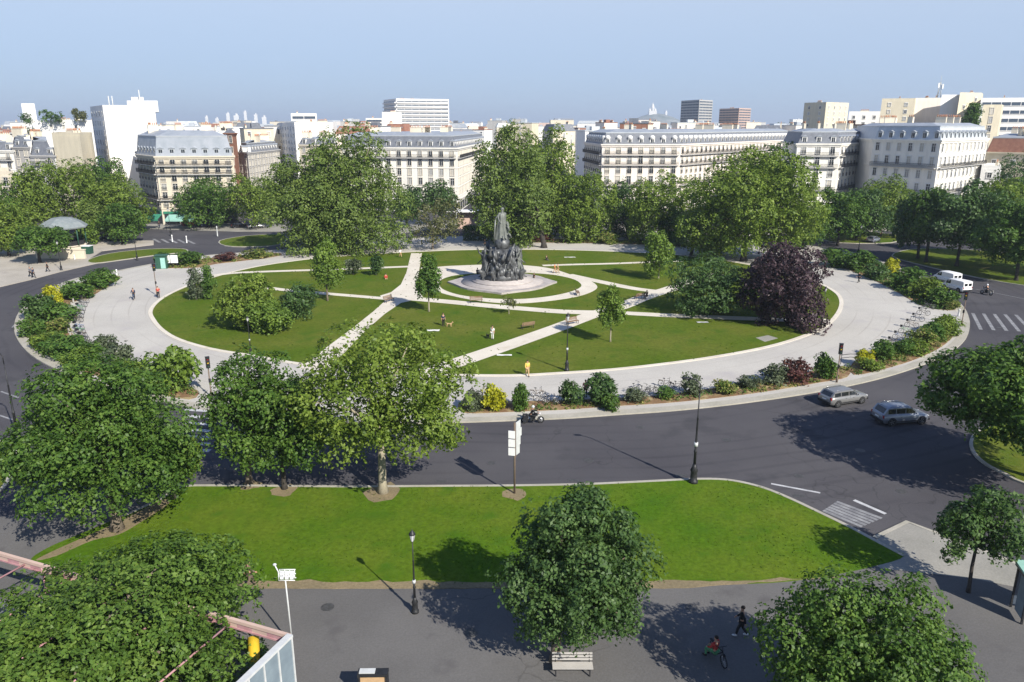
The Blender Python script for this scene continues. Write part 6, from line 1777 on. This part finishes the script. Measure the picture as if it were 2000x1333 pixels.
# bandstand
x, y = at(108, 497, .13)
o = thing('bandstand', 'bandstand with a low grey dome roof on thin columns among the left trees', 'bandstand', (x, y + 4, .12))
dep = (y + 4) * CP + 20 * SP
rr = 45 * dep / F; zr = zat(446, y + 4); zr2 = zat(425, y + 4)
mb = MB(); mb.lathe([(rr * .86, 0), (rr * .86, 1.25), (rr * .9, 1.26), (rr * .9, 1.4)], n=8, smooth=False); mb.build('platform', M['stone_tan'], o)
mb = MB(); mb.lathe([(rr, zr), (rr * 1.02, zr + .25), (rr * .75, zr + (zr2 - zr) * .55), (rr * .4, zr + (zr2 - zr) * .9), (.2, zr2)], n=8, smooth=False); mb.build('roof', M['roof_grey'], o)
for k in range(8):
    a = 2 * math.pi * (k + .5) / 8
    mb = MB(); mb.tube([(rr * .82 * math.cos(a), rr * .82 * math.sin(a), 1.3), (rr * .82 * math.cos(a), rr * .82 * math.sin(a), zr + .05)], .12, 8); mb.build('column', M['green_paint'], o)
mb = MB(); mb.lathe([(rr * .80, 1.4), (rr * .80, 2.3), (rr * .78, 2.3), (rr * .78, 1.4)], n=8, smooth=False); mb.build('railing', M['iron'], o)
# bollards and posts by the far crossings
for px, py, h, m, lab in ((337, 473, 1.6, 'white', 'white crossing post left of its twin before the tan block'), (365, 475, 1.6, 'white', 'white crossing post right of its twin before the tan block'), (229, 541, 1.3, 'white', 'white post at the tip of the left bed'), (425, 462, 2.4, 'offwhite', 'pale sign post on the far left lawn'),
                          (146, 507, .9, 'white', 'short white bollard on the left pavement'), (178, 470, 1.6, 'offwhite', 'pale post beside the green bin at left'), (1395, 470, 1.2, 'white', 'white post under the far planes'), (1872, 618, 1.0, 'offwhite', 'pale bollard at the right crossing')):
    o = thing('bollard', lab, 'bollard', (*at(px, py, .13), .12), 0, 'posts and bollards')
    mb = MB(); mb.lathe([(.16, 0), (.14, .1), (.11, h * .8), (.14, h * .84), (.12, h * .96), (.04, h)], n=10); mb.build('post', M[m], o)
# awnings and terrace in front of the tan block
for k, (px, py, w_, lab) in enumerate(((300, 446, 5, 'green awning at the shaded corner of the tan block'), (360, 447, 7, 'pale green awning over the cafe terrace of the tan block'))):
    x, y = at(px, py, .13)
    o = thing('awning', lab, 'awning', (x, y - 1.2, .12), 0, 'cafe awnings')
    mb = MB(); mb.add([(-w_ / 2, -1.4, 2.5), (w_ / 2, -1.4, 2.5), (w_ / 2, 1.4, 3.5), (-w_ / 2, 1.4, 3.5), (-w_ / 2, -1.4, 2.1), (w_ / 2, -1.4, 2.1)], [(0, 1, 2, 3), (4, 5, 1, 0)]); mb.build('cloth', M[('green_cloth', 'teal')[k]], o)
    for s in (-1, 1):
        mb = MB(); mb.tube([(s * w_ / 2.1, -1.3, 0), (s * w_ / 2.1, -1.3, 2.5)], .05, 6); mb.build('pole', M['black'], o)
x, y = at(200, 480, .13)
o = thing('bin', 'dark green waste container with a white lid right of the bandstand', 'bin', (*at(172, 496, .13), .12))
mb = MB(); mb.box((0, 0, .8), (1.6, 1.3, 1.5), 0, taper=1.08); mb.build('body', M['green_paint'], o)
mb = MB(); mb.box((0, 0, 1.62), (1.7, 1.4, .12)); mb.build('lid', M['white'], o)
# market canopy and pale green column by the avenue
x, y = at(918, 447, .13)
o = thing('market_stall', 'pinkish market stall with a white flat canopy by the avenue corner', 'stall', (x, y, .12))
mb = MB(); mb.box((0, 0, 4.4), (7.0, 4, .3)); mb.build('canopy', M['white'], o)
mb = MB(); mb.box((0, .8, 2.1), (6.4, 2.2, 4.2)); mb.build('stall_back', M['render_pink'], o)
for sx in (-3.2, 3.2):
    mb = MB(); mb.box((sx, -1.8, 2.1), (.14, .14, 4.2)); mb.build('post', M['offwhite'], o)
x, y = at(941, 450, .13)
o = thing('column', 'pale teal ornamental column on a white base left of the monument', 'column', (x, y, .12))
zt = zat(404, y)
mb = MB(); mb.lathe([(1.5, 0), (1.5, .5), (1.1, .6), (1.1, 1.4), (.5, 1.6)], n=12); mb.build('base', M['white'], o)
mb = MB(); mb.lathe([(.42, 1.5), (.36, zt * .7), (.55, zt * .72), (.55, zt * .76), (.40, zt * .78)], n=12); mb.build('shaft', M['teal'], o)
mb = MB(); mb.lathe([(.40, zt * .78), (.75, zt * .86), (.85, zt * .94), (.6, zt)], n=8); mb.build('capital', M['teal'], o)
# wall of the terrace left
o = thing('low_wall', 'long low cream wall below the bandstand at left', 'wall', (*at(120, 505, .13), .12))
mb = MB(); mb.box((0, 0, .8), (9.5, .5, 1.7)); mb.build('wall', M['stone_tan'], o)
mb = MB(); mb.box((0, 0, 1.72), (9.7, .7, .12)); mb.build('coping', M['stone_cream'], o)
for px, w_ in ((128, 3.6), (102, 3.2)):
    pass

# ------------------------------------------------------------------ the monument
mx, my = at(981, 553, .2)
o = thing('monument', 'dark bronze triumph monument on round stone steps in the middle of the garden', 'monument', (mx, my, .18))
depm = my * CP + 20 * SP
rs = 108 * depm / F
mb = MB(); n = 12
star = []
for k in range(32):
    a = 2 * math.pi * k / 32; rr_ = rs * (1.0 if k % 8 == 0 else .90 if k % 8 in (1, 7) else .86)
    star.append((rr_ * math.cos(a), rr_ * math.sin(a)))
mb.prism(star, 0, .28); mb.build('pool_rim', M['stone_base'], o)
mb = MB(); mb.lathe([(rs * .74, .2), (rs * .74, .42), (rs * .70, .45), (rs * .70, .50)], n=48); mb.build('lower_step', M['stone_base'], o)
mb = MB(); mb.lathe([(rs * .56, .48), (rs * .56, .72), (rs * .50, .74), (rs * .50, .95)], n=48); mb.build('upper_step', M['stone_base'], o)
sB = my * CP + 18 * SP
hpx = lambda py: zat(py, my) - .18
ztop, zfoot, zglobe = hpx(399), hpx(464), hpx(484)
KM = .74
mb = MB(); mb.lathe([(4.6, .9), (4.6, 1.5), (3.9, 2.0), (3.6, 3.6), (3.2, 4.8), (2.5, 5.8), (1.7, zglobe - .6), (1.4, zglobe)], n=16, sx=KM, sy=KM)
rg2 = random.Random(5)
for k in range(130):
    a = rg2.uniform(0, 6.28); z_ = rg2.uniform(1.8, zglobe - .6); r_ = 4.3 - (z_ - 1.8) / (zglobe - 2.0) * 2.0
    mb.ball((KM * r_ * math.cos(a), KM * r_ * math.sin(a), z_), (rg2.uniform(.25, .6), rg2.uniform(.25, .6), rg2.uniform(.3, .8)), 8)
for k in range(40):
    a = rg2.uniform(0, 6.28); z_ = rg2.uniform(2.0, 5.6); r_ = rg2.uniform(3.6, 4.6)
    p_ = Vector((KM * r_ * math.cos(a), KM * r_ * math.sin(a), z_)); q_ = p_ + Vector((rg2.uniform(-.7, .7), rg2.uniform(-.7, .7), rg2.uniform(.6, 1.6)))
    mb.tube([p_ * .9, p_, q_], [.34, .28, .10], 7)
mb.build('chariot', M['bronze'], o)
for s in (-1, 1):
    w_ = MB(); w_.ring((s * 2.9 * KM, .4, 2.9), 1.2, .16, 24, 8, 0, 'X')
    for k in range(4):
        a = math.pi * k / 4; w_.tube([(s * 2.9 * KM, .4 + 1.2 * math.cos(a), 2.9 + 1.2 * math.sin(a)), (s * 2.9 * KM, .4 - 1.2 * math.cos(a), 2.9 - 1.2 * math.sin(a))], .09, 6)
    w_.build('chariot_wheel', M['bronze'], o)
mb = MB(); mb.ball((0, 0, zglobe + (zfoot - zglobe) * .35), 1.3, 20); mb.build('globe', M['bronze'], o)
def figure(h, seed, arm=None, drape=1.0, wings=False):
    "draped standing figure, h metres high, facing -y"
    k = h / 1.75; rgf = random.Random(seed)
    N = pose_nodes('walk' if seed % 2 else 'stand')
    N = {a: (b, c, r) for a, (b, c, r) in N.items()}
    if arm:
        s = 'r' if arm > 0 else 'l'; sg = 1 if arm > 0 else -1
        N['el' + s] = ('sh' + s, (sg * .36, -.08, 1.50), .05)
        e = Vector(N['el' + s][1]); w_ = Vector((sg * .42, -.14, 1.80)); dlt = w_ - Vector(N['wr' + s][1])
        for q in list(N):
            if q.endswith(s) and q[:2] in ('wr', 'pa', 'f0', 'f1', 'f2', 'f3', 'g0', 'g1', 'g2', 'g3', 'th', 'ti'):
                b, c, r = N[q]; N[q] = (b, tuple(Vector(c) + dlt), r)
    N = {a: (b, tuple(Vector(c) * k), tuple(x * k for x in r) if isinstance(r, tuple) else r * k) for a, (b, c, r) in N.items()}
    me = skin_mesh('figure_body', N, 'pel', M['bronze'])
    dm = MB(); prof = [(.10, 1.40), (.17, 1.32), (.155, 1.1), (.20, .92), (.25, .6), (.31, .25), (.36, .0)]
    nn_ = 28; vs = []
    for r, z_ in reversed(prof):
        for i in range(nn_):
            a = 2 * math.pi * i / nn_
            rr_ = r * drape * (1 + (.16 if z_ < 1 else .07) * math.sin(a * 7 + seed + z_ * 2) + .05 * math.sin(a * 13 + seed))
            vs.append((k * rr_ * math.cos(a), k * (rr_ * .85 * math.sin(a) + .10 * (1 - z_) * 1.0), k * z_))
    dm.add(vs, [(i * nn_ + q, i * nn_ + (q + 1) % nn_, (i + 1) * nn_ + (q + 1) % nn_, (i + 1) * nn_ + q) for i in range(len(prof) - 1) for q in range(nn_)], 0, True)
    return me, dm.mesh('drapery', M['bronze'])
def place_fig(nm, x, y, z, rz, h, seed, arm=None, m='bronze', drape=1.0):
    b, dmesh = figure(h, seed, arm, drape)
    f_ = link(nm, b, o, (x * KM, y * KM, z), rz); override(f_, M[m]); q = link('drapery', dmesh, f_); override(q, M[m])
    return f_
hf = (ztop - zfoot)
place_fig('republic_figure', 0, 0, zfoot - .3, .35, hf * .98, 3, None, 'bronze_pale', 1.15)
mb = MB(); mb.tube([(-1.3, -.5, zfoot - .6), (-1.05, -.5, zfoot + hf * .55)], .13, 7); mb.tube([(-1.05, -.5, zfoot + hf * .55), (-.4, -.2, zfoot + hf * .74)], .12, 7); 
for k in range(16):
    a = rg2.uniform(0, 6.28); z_ = zfoot + rg2.uniform(-.2, hf * .62); r_ = 1.25 * (1 - (z_ - zfoot) / hf * .85)
    p_ = Vector((r_ * math.cos(a), r_ * math.sin(a), z_)); mb.tube([p_ * 1.0, p_ + Vector((.35 * math.cos(a), .3 * math.sin(a), rg2.uniform(-.9, -.2)))], [.20, .12], 6)
mb.build('fasces', M['bronze_pale'], o)
for k, (fx, fy, fz, fr, fh_, sd_, ar_, mt_) in enumerate(((-3.6, -2.2, 1.5, -.5, 5.0, 3, -1, 'bronze'), (2.4, -2.9, 1.5, .5, 4.4, 5, 1, 'bronze'), (-.3, -3.6, 1.4, .1, 4.0, 7, None, 'bronze'), (3.9, .2, 1.5, 1.3, 4.9, 9, None, 'bronze'),
        (-4.1, .8, 1.5, -1.3, 4.2, 11, None, 'bronze'), (3.5, -1.6, 2.2, .9, 4.4, 13, None, 'bronze_pale'), (-2.2, -3.2, 1.5, -.3, 3.4, 15, 1, 'bronze'), (1.2, -3.5, 1.5, .3, 3.3, 17, None, 'bronze_pale'), (-2.4, -1.4, 3.2, -.4, 3.6, 19, -1, 'bronze'))):
    place_fig('side_figure', fx, fy, fz - .6, fr, fh_, sd_, ar_, mt_, (.85, .75, .9, .8, .7)[k % 5])
for cx_, cy_, cz_ in ((-4.6, -3.2, .85), (4.5, -2.8, .85), (1.2, -4.2, .85), (-2.0, -4.4, .85)):
    N = {'hips': (None, (0, .9, 1.0), .42), 'belly': ('hips', (0, .2, 1.05), .42), 'chest': ('belly', (0, -.6, 1.2), .55), 'neck': ('chest', (0, -1.0, 1.7), .55), 'head': ('neck', (0, -1.4, 1.9), .34), 'muz': ('head', (0, -1.85, 1.75), .2), 'tail': ('hips', (0, 1.6, 1.2), .09), 'tip': ('tail', (.2, 2.1, .7), .12)}
    for s_, t in ((-1, 'l'), (1, 'r')):
        N['st' + t] = ('hips', (s_ * .32, .9, .6), .26); N['ho' + t] = ('st' + t, (s_ * .32, 1.15, .4), .13); N['hf' + t] = ('ho' + t, (s_ * .32, .95, .08), .13)
        N['el' + t] = ('chest', (s_ * .32, -.7, .7), .2); N['ff' + t] = ('el' + t, (s_ * .32, -.9, .1), .14)
    l_ = link('lion', skin_mesh('lion', N, 'belly', M['bronze']), o, (cx_ * .80 * KM, cy_ * .80 * KM, cz_), math.atan2(cy_, cx_) + math.pi / 2); l_.scale = (.78, .78, .86)
mb = MB()
for px_, py_, pz_ in ((-3.4, -2.4, 4.8), (3.2, -2.0, 4.6)):
    mb.tube([(px_ * KM, py_ * KM, pz_ - 1.6), (px_ * 1.1 * KM, py_ * 1.1 * KM, pz_ + 1.6)], .10, 6)
mb.build('staff', M['bronze'], o)
# ------------------------------------------------------------------ the hazy air over the city
hz = MB(); hz.box((0, 6950, 84.5), (17000 * 1.07, 14300, 171))
m = bpy.data.materials.new('haze'); m.use_nodes = True; nt = m.node_tree; nt.nodes.clear()
out = nt.nodes.new('ShaderNodeOutputMaterial'); pv_ = nt.nodes.new('ShaderNodeVolumePrincipled')
pv_.inputs['Color'].default_value = (.70, .81, .96, 1); pv_.inputs['Density'].default_value = 1.7e-4; pv_.inputs['Anisotropy'].default_value = .12
nt.links.new(pv_.outputs[0], out.inputs['Volume'])
tag(hz.build('haze', m), 'thin bluish summer haze over the city', 'haze', None, 'stuff')
# ------------------------------------------------------------------ light, sky, camera
SUN_EL = R(36.0)
SUN_AZ = math.atan2(.615, -.787)        # from +Y towards +X
w = bpy.data.worlds.new('World'); SC.world = w; w.use_nodes = True
nt = w.node_tree
bg = nt.nodes['Background']
sky = nt.nodes.new('ShaderNodeTexSky'); sky.sky_type = 'NISHITA'
sky.sun_disc = False; sky.sun_elevation = SUN_EL; sky.sun_rotation = SUN_AZ
sky.air_density = 1.0; sky.dust_density = .3; sky.ozone_density = 6.0; sky.altitude = 60
# the real sky of that morning was a milky periwinkle: tint the physical sky towards it low down, darken the unseen upper dome to cut fill light
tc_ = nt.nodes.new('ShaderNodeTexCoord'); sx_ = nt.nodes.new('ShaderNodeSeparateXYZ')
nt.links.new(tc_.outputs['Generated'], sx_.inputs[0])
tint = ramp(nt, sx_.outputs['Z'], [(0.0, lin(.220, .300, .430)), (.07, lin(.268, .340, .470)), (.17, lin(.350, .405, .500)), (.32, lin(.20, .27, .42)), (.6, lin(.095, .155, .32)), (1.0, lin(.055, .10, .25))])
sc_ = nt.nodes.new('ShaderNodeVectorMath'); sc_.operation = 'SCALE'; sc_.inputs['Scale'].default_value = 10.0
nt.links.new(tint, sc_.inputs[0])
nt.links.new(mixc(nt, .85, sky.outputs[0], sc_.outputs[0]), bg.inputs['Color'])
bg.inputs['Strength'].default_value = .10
sl = bpy.data.lights.new('sun', 'SUN'); sl.energy = 4.5; sl.angle = R(.5); sl.color = (1.0, .95, .86)
so = bpy.data.objects.new('sun', sl); COL.objects.link(so)
ts = Vector((math.sin(SUN_AZ) * math.cos(SUN_EL), math.cos(SUN_AZ) * math.cos(SUN_EL), math.sin(SUN_EL)))
so.rotation_euler = ts.to_track_quat('Z', 'Y').to_euler()
so.location = (60, -80, 90)
cam = bpy.data.cameras.new('camera'); co = bpy.data.objects.new('camera', cam); COL.objects.link(co)
cam.sensor_fit = 'HORIZONTAL'; cam.sensor_width = 36.0; cam.lens = F / 2000 * 36
cam.clip_start = .5; cam.clip_end = 30000
co.location = (0, 0, H); co.rotation_euler = (math.pi / 2 - P, 0, 0)
SC.camera = co
vs = SC.view_settings
vs.view_transform = 'Standard'; vs.look = 'None'; vs.gamma = 1.0; vs.use_curve_mapping = False
vs.exposure = .78
SC.cycles.use_denoising = True
SC.cycles.max_bounces = 6; SC.cycles.transparent_max_bounces = 8
SC.cycles.sample_clamp_indirect = 6
